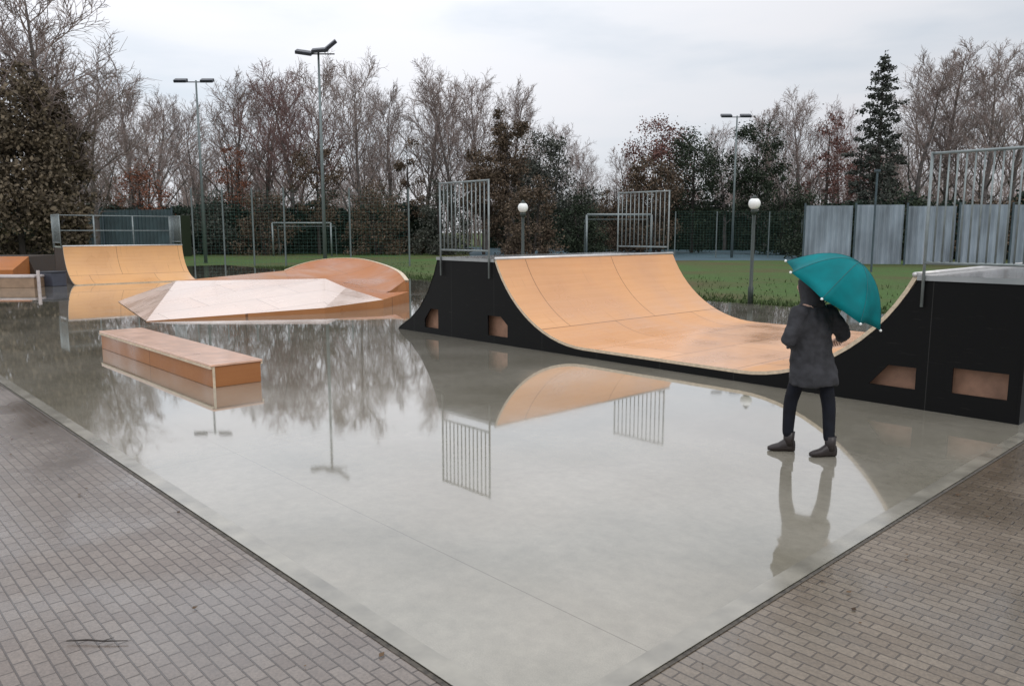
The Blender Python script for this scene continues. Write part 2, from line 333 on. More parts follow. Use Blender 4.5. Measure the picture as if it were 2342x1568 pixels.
sheet('edging_strip', [(10.9, -6.8), (10.9, 11), (10.78, 11), (10.78, -6.68)], .004, M['edging'], -TH, LOC)
sheet('kerb', [(10.902, -6.80), (10.925, -6.80), (10.925, 11), (10.902, 11)], -.0015, bpy.data.materials['dark_joint_grit'], -TH, LOC)
c0, c1, c2, c3 = at(1090, 568, 60), at(1640, 568, 60), at(1720, 556, 105), at(1060, 556, 105)
sheet('sports_court', [(c0.x, 56), (c1.x + 6, 56), (c2.x + 6, 105), (c3.x, 105)], -.02, M['court'])

# ------------------------------------------------------------------ ramps
RR = 2.25
def curve_pts(x_top, x_base, zt, zb, n=14):     # a transition: flat at the base, steepening to the top
    h = zt - zb; run = abs(x_base - x_top); s = 1 if x_base > x_top else -1
    r = (run * run + h * h) / (2 * h); amax = math.asin(min(1, run / r)); pts = []
    for i in range(n + 1):
        a = amax * i / n
        pts.append((x_base - s * r * math.sin(a), zb + r * (1 - math.cos(a))))
    return pts                                  # base -> top

def ramp_surface(pts, b0, b1, name, parent, mat, th=.045):
    m = MB(); n = len(pts)
    nor = []
    for i in range(n):
        x0, z0 = pts[max(i - 1, 0)]; x1, z1 = pts[min(i + 1, n - 1)]
        d = Vector((x1 - x0, 0, z1 - z0)).normalized(); nn = Vector((-d.z, 0, d.x))
        if nn.z < 0: nn = -nn
        nor.append(nn)
    top = [(x, z) for x, z in pts]; bot = [(x - nor[i].x * th, z - nor[i].z * th) for i, (x, z) in enumerate(pts)]
    for i in range(n - 1):
        m.mi = 0
        m.add([(top[i][0], b0, top[i][1]), (top[i + 1][0], b0, top[i + 1][1]), (top[i + 1][0], b1, top[i + 1][1]), (top[i][0], b1, top[i][1])], [(0, 1, 2, 3)])
        m.mi = 1
        m.add([(bot[i][0], b0, bot[i][1]), (bot[i + 1][0], b0, bot[i + 1][1]), (bot[i + 1][0], b1, bot[i + 1][1]), (bot[i][0], b1, bot[i][1])], [(3, 2, 1, 0)])
        for b in (b0, b1):
            m.add([(top[i][0], b, top[i][1]), (top[i + 1][0], b, top[i + 1][1]), (bot[i + 1][0], b, bot[i + 1][1]), (bot[i][0], b, bot[i][1])], [(0, 1, 2, 3) if b == b1 else (3, 2, 1, 0)])
    for i in (0, n - 1):
        m.add([(top[i][0], b0, top[i][1]), (top[i][0], b1, top[i][1]), (bot[i][0], b1, bot[i][1]), (bot[i][0], b0, bot[i][1])], [(0, 1, 2, 3)])
    return m.build(name, [mat, M['ply_edge']], parent)

def holed_panel(name, outline, holes, y, th, mat, parent):
    cu = bpy.data.curves.new(name, 'CURVE'); cu.dimensions = '2D'; cu.fill_mode = 'BOTH'; cu.extrude = th / 2
    for poly in [outline] + holes:
        sp = cu.splines.new('POLY'); sp.points.add(len(poly) - 1); sp.use_cyclic_u = True
        for i, (x, z) in enumerate(poly): sp.points[i].co = (x, z, 0, 1)
    t = bpy.data.objects.new(name + '_tmp', cu); C.objects.link(t)
    bpy.context.view_layer.update()
    me = bpy.data.meshes.new_from_object(t.evaluated_get(bpy.context.evaluated_depsgraph_get()))
    bpy.data.objects.remove(t); bpy.data.curves.remove(cu)
    me.transform(Matrix.Translation((0, y, 0)) @ Matrix.Rotation(R(90), 4, 'X'))
    me.materials.clear(); me.materials.append(mat); me.name = name
    o = bpy.data.objects.new(name, me); C.objects.link(o); o.parent = parent; return o

def rail_panel(name, p0, p1, z0, ztop, parent, nb, posts_down=.35, side=-1):
    """steel guard rail from p0 to p1 (local a,b), upright bars, posts bolted down the ramp side"""
    m = MB(); p0 = Vector((p0[0], p0[1], 0)); p1 = Vector((p1[0], p1[1], 0))
    def pt(t, z): q = p0.lerp(p1, t); return (q.x, q.y, z)
    m.tube([pt(0, ztop), pt(1, ztop)], .017, 8); m.tube([pt(0, z0 + .14), pt(1, z0 + .14)], .018, 6)
    for k in range(1, nb): m.tube([pt(k / nb, z0 + .14), pt(k / nb, ztop)], .011, 6)
    o = m.build(name, M['steel'], parent, True)
    for t in (0, 1):
        m = MB(); m.tube([pt(t, z0 - posts_down), pt(t, ztop + .02)], .017, 8); m.build('rail_post', M['steel'], o, True)
    return o

# --- main half pipe
B0, B1, ZT, ZB = .5, 5.8, 1.52, .16
hp = thing('half_pipe_ramp', 'large wooden half pipe with black sides standing behind the person with the umbrella', 'skate ramp', LOC, -TH)
left_c = curve_pts(2.5, 4.62, ZT, ZB); right_c = curve_pts(9.55, 7.40, ZT, ZB)
surf = list(reversed(left_c)) + right_c
ramp_surface(list(reversed(left_c)), B0, B1, 'curved_surface', hp, M['ply'])
ramp_surface([(4.62, ZB), (7.40, ZB)], B0, B1, 'flat_bottom', hp, M['ply_damp'])
ramp_surface(right_c, B0, B1, 'curved_surface', hp, M['ply'])
# side outline under the riding surface
back = [(-.55, .0), (-.50, .06), (-.10, .27), (.22, .52), (.48, .83), (.68, 1.17), (.80, 1.46)]
def under(pts, d=.047):
    out = []
    for i, (x, z) in enumerate(pts):
        x0, z0 = pts[max(i - 1, 0)]; x1, z1 = pts[min(i + 1, len(pts) - 1)]
        dd = Vector((x1 - x0, z1 - z0)).normalized(); nn = Vector((-dd.y, dd.x))
        if nn.y < 0: nn = -nn
        out.append((x - nn.x * d, z - nn.y * d))
    return out
outline = back + [(2.44, 1.46)] + under(surf)[1:-1] + [(9.61, 1.46), (10.66, 1.46), (10.66, 0)]
hl = [[(.36, .12), (.36, .28), (.56, .50), (.80, .50), (.80, .12)], [(2.27, .14), (2.27, .50), (2.62, .50), (2.80, .36), (2.80, .14)]]
hr = [[(9.12, .22), (9.33, .47), (9.64, .47), (9.64, .22)], [(10.02, .24), (10.02, .52), (10.56, .52), (10.56, .24)]]
for y, s in ((B0 + .022, 0), (B1 - .022, 1)):
    holed_panel('side_panel', outline, hl + hr, y, .03, M['black'], hp)
for x0, x1 in ((.2, 1.0), (2.1, 2.95), (8.95, 9.8), (9.9, 10.64)):
    m = MB(); m.box(x0, x1, B0 + .16, B0 + .20, .06, .62 if x0 != 2.1 and x0 != 8.95 else .54); m.build('frame_board', M['wood_inside'], hp)

m = MB(); m.box(.78, 2.46, B0 - .01, B1 + .01, 1.462, 1.52); m.build('deck', M['deck'], hp)
m = MB(); m.box(9.585, 10.82, B0 - .01, B1 + .01, 1.462, 1.52); m.build('deck', M['deck'], hp)
m = MB(); m.tube([(2.49, B0 - .012, 1.525), (2.49, B1 + .012, 1.525)], .03, 10); m.build('coping', M['coping'], hp, True)
m = MB(); m.tube([(9.56, B0 - .012, 1.525), (9.56, B1 + .012, 1.525)], .03, 10); m.build('coping', M['coping'], hp, True)
m = MB(); n = len(back)
for i in range(n - 1):
    a, b = back[i], back[i + 1]
    m.add([(a[0] - .002, B0, a[1]), (b[0] - .002, B0, b[1]), (b[0] - .002, B1, b[1]), (a[0] - .002, B1, a[1])], [(0, 1, 2, 3)])
m.build('back_panel', M['black'], hp)
m = MB(); m.box(10.662, 10.69, B0, B1, 0, 1.44); m.build('back_panel', M['black'], hp)
rail_panel('guard_rail', (.95, B0 - .03), (2.35, B0 - .03), ZT, 2.9, hp, 12, .35)
rail_panel('guard_rail', (.9, B1 + .03), (2.35, B1 + .03), ZT, 2.9, hp, 12)
rail_panel('guard_rail', (9.66, B0 - .03), (10.78, B0 - .03), ZT, 2.84, hp, 13)
rail_panel('guard_rail', (9.70, B1 + .03), (10.78, B1 + .03), ZT, 2.86, hp, 10)
rail_panel('guard_rail', (10.80, B0 - .03), (10.80, B1 + .03), ZT, 2.86, hp, 48)

# --- far left quarter pipe
qa, qb, qz = -.7, 3.85, 1.44
qp = thing('quarter_pipe', 'tan plywood quarter pipe with white guard rail posts at far left', 'skate ramp', LOC, -TH)
qc = curve_pts(-21.35, -19.85, qz, .03)
ramp_surface(qc, qa, qb, 'curved_surface', qp, M['ply_left'])
ol = [(-22.7, 0)] + [(-19.85 - .02, 0)] + under(qc)[1:] + [(-22.7, qz - .06)]
for y in (qa + .022, qb - .022): holed_panel('side_panel', ol, [], y, .03, M['dark_inside'], qp)
m = MB(); m.box(-22.72, -21.38, qa - .01, qb + .01, qz - .058, qz); m.build('deck', M['deck'], qp)
m = MB(); m.tube([(-21.36, qa - .01, qz + .005), (-21.36, qb + .01, qz + .005)], .03, 10); m.build('coping', M['coping'], qp, True)
m = MB(); m.box(-22.73, -22.702, qa, qb, 0, qz - .06); m.build('back_panel', M['dark_inside'], qp)
def post_rail(p0, p1, nposts, z0, zt, name, parent, r=.04):
    m = MB(); p0 = Vector((*p0, 0)); p1 = Vector((*p1, 0))
    for k in range(nposts):
        q = p0.lerp(p1, k / (nposts - 1)); m.tube([(q.x, q.y, z0), (q.x, q.y, zt)], r, 8)
    for z in (zt, (z0 + zt) / 2): m.tube([(p0.x, p0.y, z), (p1.x, p1.y, z)], r * .55, 8)
    return m.build(name, M['steel'], parent, True)
rail_panel('guard_rail', (-22.65, qa - .03), (-21.5, qa - .03), qz, 2.66, qp, 10, .1)
rail_panel('guard_rail', (-22.65, qb + .03), (-21.5, qb + .03), qz, 2.66, qp, 10, .1)
post_rail((-22.68, qa), (-22.68, qb), 4, qz, 2.66, 'guard_rail', qp, .03)

# --- funbox with its curved wall
fb = thing('funbox', 'low wet plywood funbox with an orange curved wall behind it', 'skate ramp', LOC, -TH)
A_, B_, C_, C2, C3 = (-11.4, -1.75, .012), (-5.5, -2.9, .012), (-4.35, .95, .14), (-4.55, 2.8, .22), (-5.55, 4.35, .30)
F_, E_ = (-9.9, -.6, .62), (-7.35, 2.7, .66)
base_arc = [(-9.7, 2.7, .56), (-9.6, 3.2, .53), (-9.3, 3.65, .49), (-8.8, 3.95, .45), (-8.1, 4.1, .40), (-7.0, 4.0, .33), (-6.0, 3.85, .27)]
rim = [(-11.0, 3.3, .74), (-11.5, 4.3, .94), (-11.6, 5.3, 1.06), (-10.9, 6.0, 1.06), (-9.5, 6.0, .92), (-7.8, 5.5, .75), (-6.1, 4.6, .58)]
m = MB()
D_ = (-6.9, 3.1, .40)
m.add([A_, B_, F_], [(0, 1, 2)])
m.add([B_, C_, E_, F_], [(0, 1, 2, 3)])
m.add([C_, C2, D_, E_], [(0, 1, 2, 3)])
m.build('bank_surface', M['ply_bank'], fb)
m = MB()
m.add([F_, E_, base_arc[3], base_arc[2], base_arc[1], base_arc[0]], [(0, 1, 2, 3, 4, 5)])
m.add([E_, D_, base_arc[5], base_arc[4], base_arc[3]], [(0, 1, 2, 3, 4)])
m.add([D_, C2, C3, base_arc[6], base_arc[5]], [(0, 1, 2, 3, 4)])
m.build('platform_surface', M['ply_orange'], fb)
m = MB(); rows = []
fine = 4
def lerp3(p, q, t): return tuple(p[i] + (q[i] - p[i]) * t for i in range(3))
def catm(P, n):
    out = []
    for i in range(len(P) - 1):
        p0, p1, p2, p3 = P[max(i - 1, 0)], P[i], P[i + 1], P[min(i + 2, len(P) - 1)]
        for k in range(n):
            t = k / n
            out.append(tuple(.5 * (2 * p1[j] + (p2[j] - p0[j]) * t + (2 * p0[j] - 5 * p1[j] + 4 * p2[j] - p3[j]) * t * t + (3 * p1[j] - p0[j] - 3 * p2[j] + p3[j]) * t ** 3) for j in range(3)))
    out.append(P[-1]); return out
ba, ri = catm(base_arc, fine), catm(rim, fine)
for p, q in zip(ba, ri):
    row = []
    for k in range(8):
        t = k / 7; row.append((p[0] + (q[0] - p[0]) * t, p[1] + (q[1] - p[1]) * t, p[2] + (q[2] - p[2]) * (t * .35 + .65 * t * t)))
    rows.append(row)
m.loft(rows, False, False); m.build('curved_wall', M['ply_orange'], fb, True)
cen = Vector((-8.2, 2.6, 0)); outr = []
for q in ri:
    d = (Vector((q[0], q[1], 0)) - cen).normalized(); outr.append((q[0] + d.x * .12, q[1] + d.y * .12, q[2]))
m = MB(); m.loft([[a, b, (b[0], b[1], b[2] - .07), (a[0], a[1], a[2] - .07)] for a, b in [((q[0], q[1], q[2] + .02), (o_[0], o_[1], o_[2] + .02)) for q, o_ in zip(ri, outr)]], True)
m.build('coping', M['ply_edge'], fb)
m = MB()
m.loft([[(q[0], q[1], q[2] - .03), (q[0], q[1], 0)] for q in outr], False, False)
for P in ([(-6.0, 3.95, .27), rim[-1], outr[-1]],):
    m.add([P[0], P[1], P[2], (P[2][0], P[2][1], 0), (P[0][0], P[0][1], 0)], [(0, 1, 2, 3, 4)])
ring = [A_, B_, C_, C2, C3, (outr[-1][0], outr[-1][1], .3)]
for p, q in zip(ring[1:], ring[2:]): m.add([p, q, (q[0], q[1], -.001), (p[0], p[1], -.001)], [(0, 1, 2, 3)])
m.add([A_, F_, base_arc[0], rim[0], outr[0], (outr[0][0], outr[0][1], 0)], [(0, 1, 2, 3, 4, 5)])
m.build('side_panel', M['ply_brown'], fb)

# --- grind box in front
gb = thing('grind_box', 'long low orange brown wooden box standing alone in the puddle at left', 'grind box', W(.65, -4.53), -TH)
m = MB(); m.box(-2.40, 2.35, -.33, .33, .0, .275); bevel(m.build('box_body', M['ply_brown'], gb), .008)
m = MB(); m.box(-2.42, 2.37, -.35, .35, .277, .307); bevel(m.build('box_top', M['ply_top'], gb), .006)
m = MB()
for y in (-.345, .345): m.box(-2.40, 2.35, y - .012 if y < 0 else y - .012, y + .012, .245, .276)
m.box(2.352, 2.366, -.33, -.30, 0, .275); m.build('edge_trim', M['ply_edge'], gb)

# --- bits at the left edge of the frame
bk = thing('bank_ramp', 'rust brown wooden bank ramp cut by the left edge of the photo', 'skate ramp', at(10, 640, 33.5) * 1, R(8)); bk.location.z = 0
m = MB(); m.prism([(-4.5, 0), (1.35, 0), (1.0, .95), (-4.5, .95)], 0, 3); m.build('ramp_body', M['dark_inside'], bk)
m = MB(); m.add([(-4.5, -1.6, .46), (1.1, -1.6, .46), (1.05, -.003, .96), (-4.5, -.003, .96)], [(0, 1, 2, 3)])
m.add([(-4.5, -1.6, .46), (1.1, -1.6, .46), (1.1, -1.6, 0), (-4.5, -1.6, 0)], [(3, 2, 1, 0)])
m.add([(1.1, -1.6, .46), (1.05, -.003, .96), (1.05, -.003, 0), (1.1, -1.6, 0)], [(3, 2, 1, 0)])
m.build('riding_surface', M['ply_orange'], bk)
M['ledge_pale'] = simple('pale_worn_ledge', (.52, .46, .44), .4)
lg = thing('ledge', 'pale topped low ledge in front of the rust brown bank at the left edge', 'grind ledge', at(20, 640, 28.6) * 1, R(3)); lg.location.z = 0
m = MB(); m.box(-4, 1.1, -.4, .4, 0, .36); bevel(m.build('ledge_body', simple('ledge_tan', (.30, .20, .13), .4), lg), .01)
m = MB(); m.box(-4.02, 1.13, -.43, .43, .362, .44); bevel(m.build('ledge_top', M['ledge_pale'], lg), .01)
m = MB(); m.tube([(1.22, -.3, 0), (1.22, -.3, .62)], .06, 8); m.build('post', M['ledge_pale'], lg)
ub = thing('dark_block', 'dark grey low block between the pale ledge and the tan quarter pipe', 'storage box', at(122, 640, 29.2) * 1, R(-20)); ub.location.z = 0
m = MB(); m.box(-.32, .32, -.3, .3, 0, .5); bevel(m.build('block_body', simple('blue_grey_box', (.05, .055, .075), .4), ub), .02)
m = MB(); m.box(-.35, .35, -.33, .33, .502, .55); bevel(m.build('block_lid', M['lampbody'], ub), .015)

# ------------------------------------------------------------------ lamps and masts
def mast(px, ytop, D, label, heads, group='floodlight masts round the playing field', hs=1.0):
    p = at(px, ytop, D); h = p.z
    t = thing('floodlight_mast', label, 'floodlight', (p.x, D, -.03), 0, group)
    m = MB(); m.tube([(0, 0, 0), (0, 0, h * .5), (0, 0, h)], [.11, .085, .055], 10); m.build('pole', M['greymetal'], t, True)
    m = MB(); m.tube([(-.85 * hs, 0, h - .1), (.75 * hs, 0, h - .1)], .035, 8); m.build('crossarm', M['lampbody'], t)
    for dx, dz, ry in heads:
        m = MB(); m.box(-.38 * hs, .38 * hs, -.32, .10, -.09, .09)
        m.box(-.30 * hs, .30 * hs, .10, .24, -.05, .05)
        o = bevel(m.build('floodlight', M['lampbody'], t), .03); o.location = (dx * hs, -.1, h + dz); o.rotation_euler = (R(25), R(ry), 0)
    return t
mast(728, 118, 43.5, 'tall grey floodlight mast with two dark lamp heads above the bare trees', [(-.62, -.02, 8), (.12, .10, -5), (.55, .30, -38)], hs=1.15)
mast(448, 183, 51.6, 'slim floodlight mast with two small lamp heads at left over the teal hoarding', [(-.85, 0, 0), (.75, 0, 0)], hs=1.05)
mast(1686, 264, 62, 'slim floodlight mast with flat lamp heads right of the half pipe', [(-.8, .02, 0), (.55, .02, 0)], hs=1.1)
def globe_lamp(px, D, label):
    p = at(px, 500, D); t = thing('street_lamp', label, 'lamp post', (p.x, D, -.03), 0, 'globe lamps at the edge of the grass')
    m = MB(); m.tube([(0, 0, 0), (0, 0, .5), (0, 0, .52), (0, 0, 2.55)], [.075, .075, .05, .045], 10); m.build('pole', M['darkmetal'], t, True)
    m = MB(); m.tube([(0, 0, 2.5), (0, 0, 2.58), (0, 0, 2.64)], [.05, .10, .08], 10); m.build('collar', M['darkmetal'], t, True)
    m = MB(); m.sphere((0, 0, 2.80), .165, 20, 12); gl = m.build('globe', M['opal'], t, True)
    m = MB(); m.tube([(0, 0, 2.945), (0, 0, 2.985), (0, 0, 3.03)], [.10, .06, .02], 12); m.build('finial', M['darkmetal'], gl, True)
globe_lamp(1724, 21.9, 'globe lamp on dark post left of the teal umbrella')
globe_lamp(1196, 25.5, 'globe lamp seen above the middle of the half pipe')
p = at(2000, 500, 40); t = thing('lamp_column', 'thin dark column standing before the blue grey fence', 'column', (p.x, 40, -.03))
m = MB(); m.tube([(0, 0, 0), (0, 0, 5.0)], .055, 8); m.build('pole', M['fence_post'], t)
m = MB(); m.box(-.12, .12, -.1, .1, 5.0, 5.12); m.build('cap', M['fence_post'], t)

# ------------------------------------------------------------------ fences
def profiled_fence(name, label, x0, x1, y0, y1, z1, mat, post, n, step=.24, pitch=3.0, group=None, topwave=0):
    L = math.hypot(x1 - x0, y1 - y0); rz = math.atan2(y1 - y0, x1 - x0)
    t = thing(name, label, 'fence', (x0, y0, -.03), rz, group)
    k = int(L / pitch)
    for j in range(k):
        m = MB(); xs = []; x = 0
        dz = topwave * math.sin(j * 2.3)
        pts = []
        q = j * pitch + .05; i = 0
        while q < (j + 1) * pitch - .05:
            pts.append((q, 0 if i % 4 < 2 else .10)); q += step * (.5 if i % 2 else .18); i += 1
        m.loft([[(a, b, .06), (a, b, z1 + dz)] for a, b in pts], False, False)
        m.build('fence_panel', mat, t)
    for j in range(k + 1):
        m = MB(); m.box(j * pitch - .05, j * pitch + .05, -.09, -.01, 0, z1 + .15); m.build('post', post, t)
    return t
a0 = at(1835, 600, 49); a1 = at(2480, 600, 47)
profiled_fence('metal_fence', 'tall blue grey metal sheet fence behind the umbrella and right ramp', a0.x, a1.x, 49, 47, 3.62, M['fence_blue'], M['fence_post'], 0, topwave=.05)
a0 = at(165, 560, 62); a1 = at(418, 560, 60)
profiled_fence('site_hoarding', 'dark teal hoarding behind the tan quarter pipe at left', a0.x, a1.x, 62, 60, 3.7, M['fence_teal'], M['fence_post'], 0, topwave=0)

def mesh_fence(name, label, pxs, D, ztop, wires=True):
    xs = [at(p, 500, D).x for p in pxs]
    t = thing(name, label, 'fence', (xs[0], D, -.03)); x0 = xs[0]; L = xs[-1] - x0
    for x in xs:
        m = MB(); m.tube([(x - x0, 0, 0), (x - x0, 0, ztop)], .05, 8); m.build('post', M['greymetal'], t)
    m = MB()
    for k in range(int(ztop / .2) + 1): m.box(0, L, .055, .061, k * .2, k * .2 + .008)
    for k in range(int(L / .25)): m.box(k * .25, k * .25 + .006, .062, .068, 0, ztop)
    m.build('wire_mesh', M['mesh_green'], t)
mesh_fence('sports_fence', 'tall green wire fence with pale posts behind the funbox', (440, 510, 578, 650, 800, 935), 47, 4.6)
mesh_fence('ball_stop_fence', 'green wire fence on the grass right of the half pipe rails', (1545, 1640, 1760, 1835), 62, 3.6)

def goal(px0, px1, D, h, label, depth=1.6, r=.06):
    x0, x1 = at(px0, 500, D).x, at(px1, 500, D).x; w_ = x1 - x0
    t = thing('football_goal', label, 'goal', (x0, D, -.03))
    for x in (0, w_):
        m = MB(); m.tube([(x, 0, 0), (x, 0, h)], r, 8); m.build('goal_post', M['steel'], t, True)
    m = MB(); m.tube([(0, 0, h), (w_, 0, h)], r, 8); m.build('crossbar', M['steel'], t, True)
    m = MB()
    for x in (0, w_): m.tube([(x, 0, h), (x, depth, h * .9), (x, depth * 1.2, 0)], .03, 6)
    m.tube([(0, depth, h * .9), (w_, depth, h * .9)], .025, 6); m.build('net_frame', M['greymetal'], t)
goal(622, 756, 66, 2.75, 'pale metal football goal behind the funbox on the grass', r=.07)
goal(1342, 1490, 62, 3.35, 'white goal frame between the rails of the half pipe', r=.09)

# ------------------------------------------------------------------ trees
def branch_mesh(rng, segs, n3=3):
    m = MB()
    for path, rad, n in segs: m.tube(path, rad, n, False)
    return m
def bare_segments(seed, h, spread=.34, twiggy=1.0, low=.22, up=.5):
    rng = random.Random(seed); trunk = []; crown = []
    def path(p, d, L, n, wob, trop):
        pts = [p.copy()]; d = d.normalized()
        for i in range(n):
            d = (d + Vector((rng.uniform(-wob, wob), rng.uniform(-wob, wob), rng.uniform(-wob, wob) + trop))).normalized()
            p = p + d * (L / n); pts.append(p.copy())
        return pts
    tp = path(Vector((0, 0, 0)), Vector((rng.uniform(-.04, .04), rng.uniform(-.04, .04), 1)), h * .93, 12, .09, .10)
    r0 = h * .015
    trunk.append((tp, [r0 * (1 - .93 * (i / 12)) + .012 for i in range(13)], 8))
    def sample(pts, t):
        f = t * (len(pts) - 1); i = min(int(f), len(pts) - 2); return pts[i].lerp(pts[i + 1], f - i), (pts[i + 1] - pts[i]).normalized()
    ga = rng.uniform(0, 6.28)
    n1 = 21
    for k in range(n1):
        t = low + (1 - low) * (k / n1) ** .9 * .97 + rng.uniform(0, .02); p, d = sample(tp, min(t, .98)); ga += 2.4 + rng.uniform(-.4, .4)
        L1 = h * spread * (1.15 - .85 * t) * rng.uniform(.75, 1.2)
        d1 = Vector((math.cos(ga), math.sin(ga), up + rng.uniform(0, .55) + t * .5))
        b1 = path(p, d1, L1, 7, .14, .07); r1 = max(.03, r0 * .42 * (1.1 - t))
        (trunk if r1 > .07 else crown).append((b1, [r1 * (1 - .85 * i / 7) + .006 for i in range(8)], 5))
        n2 = max(4, int(8 * twiggy))
        for j in range(n2):
            t2 = .2 + .8 * (j + rng.random()) / n2; p2, dd = sample(b1, min(.99, t2)); a2 = rng.uniform(0, 6.28)
            o = dd.orthogonal().normalized(); o2 = dd.cross(o); L2 = L1 * .5 * (1.15 - .6 * t2) * rng.uniform(.7, 1.2)
            d2 = dd * .8 + (o * math.cos(a2) + o2 * math.sin(a2)) * .8 + Vector((0, 0, .22))
            b2 = path(p2, d2, L2, 5, .17, .06); r2 = max(.017, r1 * .4)
            crown.append((b2, [r2 * (1 - .7 * i / 5) + .004 for i in range(6)], 3))
            n3 = max(3, int(7 * twiggy))
            for q in range(n3):
                t3 = .15 + .85 * (q + rng.random()) / n3; p3, de = sample(b2, min(.99, t3)); a3 = rng.uniform(0, 6.28)
                o = de.orthogonal().normalized(); o2 = de.cross(o); L3 = max(.35, L2 * .5 * rng.uniform(.7, 1.2))
                d3 = de * .8 + (o * math.cos(a3) + o2 * math.sin(a3)) * .75 + Vector((0, 0, .2))
                b3 = path(p3, d3, L3, 3, .2, .05)
                crown.append((b3, [.018, .014, .011, .007], 3))
                for z in range(2):
                    p4, df = sample(b3, rng.uniform(.3, .95)); a4 = rng.uniform(0, 6.28); o = df.orthogonal().normalized(); o2 = df.cross(o)
                    d4 = df + (o * math.cos(a4) + o2 * math.sin(a4)) * .8
                    crown.append(([p4, p4 + d4.normalized() * L3 * .6], [.012, .007], 3))
    return trunk, crown
def bare_proto(seed, h, **kw):
    tr, cr_ = bare_segments(seed, h, **kw); m1 = MB(); m2 = MB()
    for p, r, n in tr: m1.tube(p, r, n, False)
    for p, r, n in cr_: m2.tube(p, r, n, False)
    def mk(m, nm):
        me = bpy.data.meshes.new(nm); me.from_pydata(m.v, [], m.f); me.polygons.foreach_set('use_smooth', [True] * len(me.polygons)); return me
    return mk(m1, 'trunk'), mk(m2, 'crown')
PROTO_H = 16.0
PROTO = [bare_proto(11, 16, spread=.46, up=.6), bare_proto(23, 16, spread=.38, up=.8, low=.16), bare_proto(37, 16, spread=.52, up=.5, low=.13),
          bare_proto(41, 16, spread=.42, up=.95, low=.1, twiggy=1.15), bare_proto(59, 16, spread=.50, up=.7, low=.1, twiggy=1.2)]
protos = [(a, b, max(v.co.z for v in b.vertices)) for a, b in PROTO]
def with_mat(mesh, mat, cache={}):
    k = (mesh.name, mat.name)
    if k not in cache:
        c = mesh.copy(); c.materials.clear(); c.materials.append(mat); cache[k] = c
    return cache[k]
def bare_tree(px, ytop, D, k, label, sx=1.0, rz=0, twig='twig', bark='bark', group='bare trees beyond the field'):
    p = at(px, ytop, D); h = p.z + .03; s = h / protos[k][2]; sx *= 1.12
    t = thing('bare_tree', label, 'tree', (p.x, D, -.03), rz, group)
    t.scale = (s * sx, s * sx, s)
    for nm, me, mt in (('trunk', protos[k][0], bark), ('crown', protos[k][1], twig)):
        o = bpy.data.objects.new(nm, with_mat(me, M[mt])); C.objects.link(o); o.parent = t
    return t

def leaves(rng, pts, size, flat=.0):
    vs, fs = [], []
    for p in pts:
        s = size * rng.uniform(.55, 1.35)
        u = Vector((rng.gauss(0, 1), rng.gauss(0, 1), rng.gauss(0, 1))).normalized(); v = u.orthogonal().normalized()
        v = (Matrix.Rotation(rng.uniform(0, 6.28), 3, u) @ v); w_ = u.cross(v)
        i = len(vs); q = Vector(p)
        vs += [q - v * s * .5, q + w_ * s * .32, q + v * s * .5, q - w_ * s * .32]; fs.append((i, i + 1, i + 2, i + 3))
    return vs, fs
def crown_points(rng, kind, w, h, n, z0, lump=.35, seedv=0):
    pts = []
    sd_ = Vector((seedv * 7.3, seedv * 3.1, seedv))
    clumps = []
    while len(clumps) < max(36, n // 130):
        u, v, z = rng.uniform(-1, 1), rng.uniform(-1, 1), rng.random()
        if kind == 'cone': r = (1 - z) ** .85 * (0.72 + .28 * math.sin(z * 40))
        elif kind == 'column': r = math.sqrt(max(0, 1 - (2 * z - 1) ** 4)) * .95
        elif kind == 'mound': r = math.sqrt(max(0, 1 - z * z))
        else: r = math.sqrt(max(0, 1 - (2 * z - 1) ** 2)) * (1.05 if z < .5 else 1)
        d = math.hypot(u, v)
        if d > r or d < r * .35: continue
        clumps.append(Vector((u * w / 2, v * w / 2, z0 + z * (h - z0))))
    for c in clumps:
        cr0 = min(w, h) * rng.uniform(.11, .25)
        for _ in range(n // len(clumps)):
            q = Vector((rng.gauss(0, 1), rng.gauss(0, 1), rng.gauss(0, .75)))
            q = q * (cr0 * .44); p = c + q
            if p.z < .05: p.z = rng.uniform(.05, .4)
            pts.append(p)
    return pts
def cone_points(rng, w, h, n, z0, mb):
    pts = []; nb = 95
    for k in range(nb):
        t = ((k + rng.random()) / nb) ** .9; z = z0 + (h * .97 - z0) * t
        L = w / 2 * ((1 - t) ** .65 * rng.uniform(.5, 1.2) + .03); a = k * 2.4 + rng.uniform(-.3, .3)
        tip = Vector((math.cos(a) * L, math.sin(a) * L, z - L * .12 + t * L * .5)); st = Vector((0, 0, z)); mid = st.lerp(tip, .55) + Vector((0, 0, L * .08))
        mb.tube([st, mid, tip], [.035, .022, .008], 4)
        cnt = int(n / nb * (1.9 * (1 - t) + .25))
        for _ in range(cnt):
            f = rng.random() ** .6; q = (st.lerp(mid, f / .55) if f < .55 else mid.lerp(tip, (f - .55) / .45))
            sp = L * .16 * (1.1 - f) + .10
            pts.append(q + Vector((rng.gauss(0, sp), rng.gauss(0, sp), rng.gauss(-.05, sp * .6))))
    for _ in range(40): pts.append(Vector((rng.gauss(0, .07), rng.gauss(0, .07), h * rng.uniform(.93, 1.0))))
    return pts
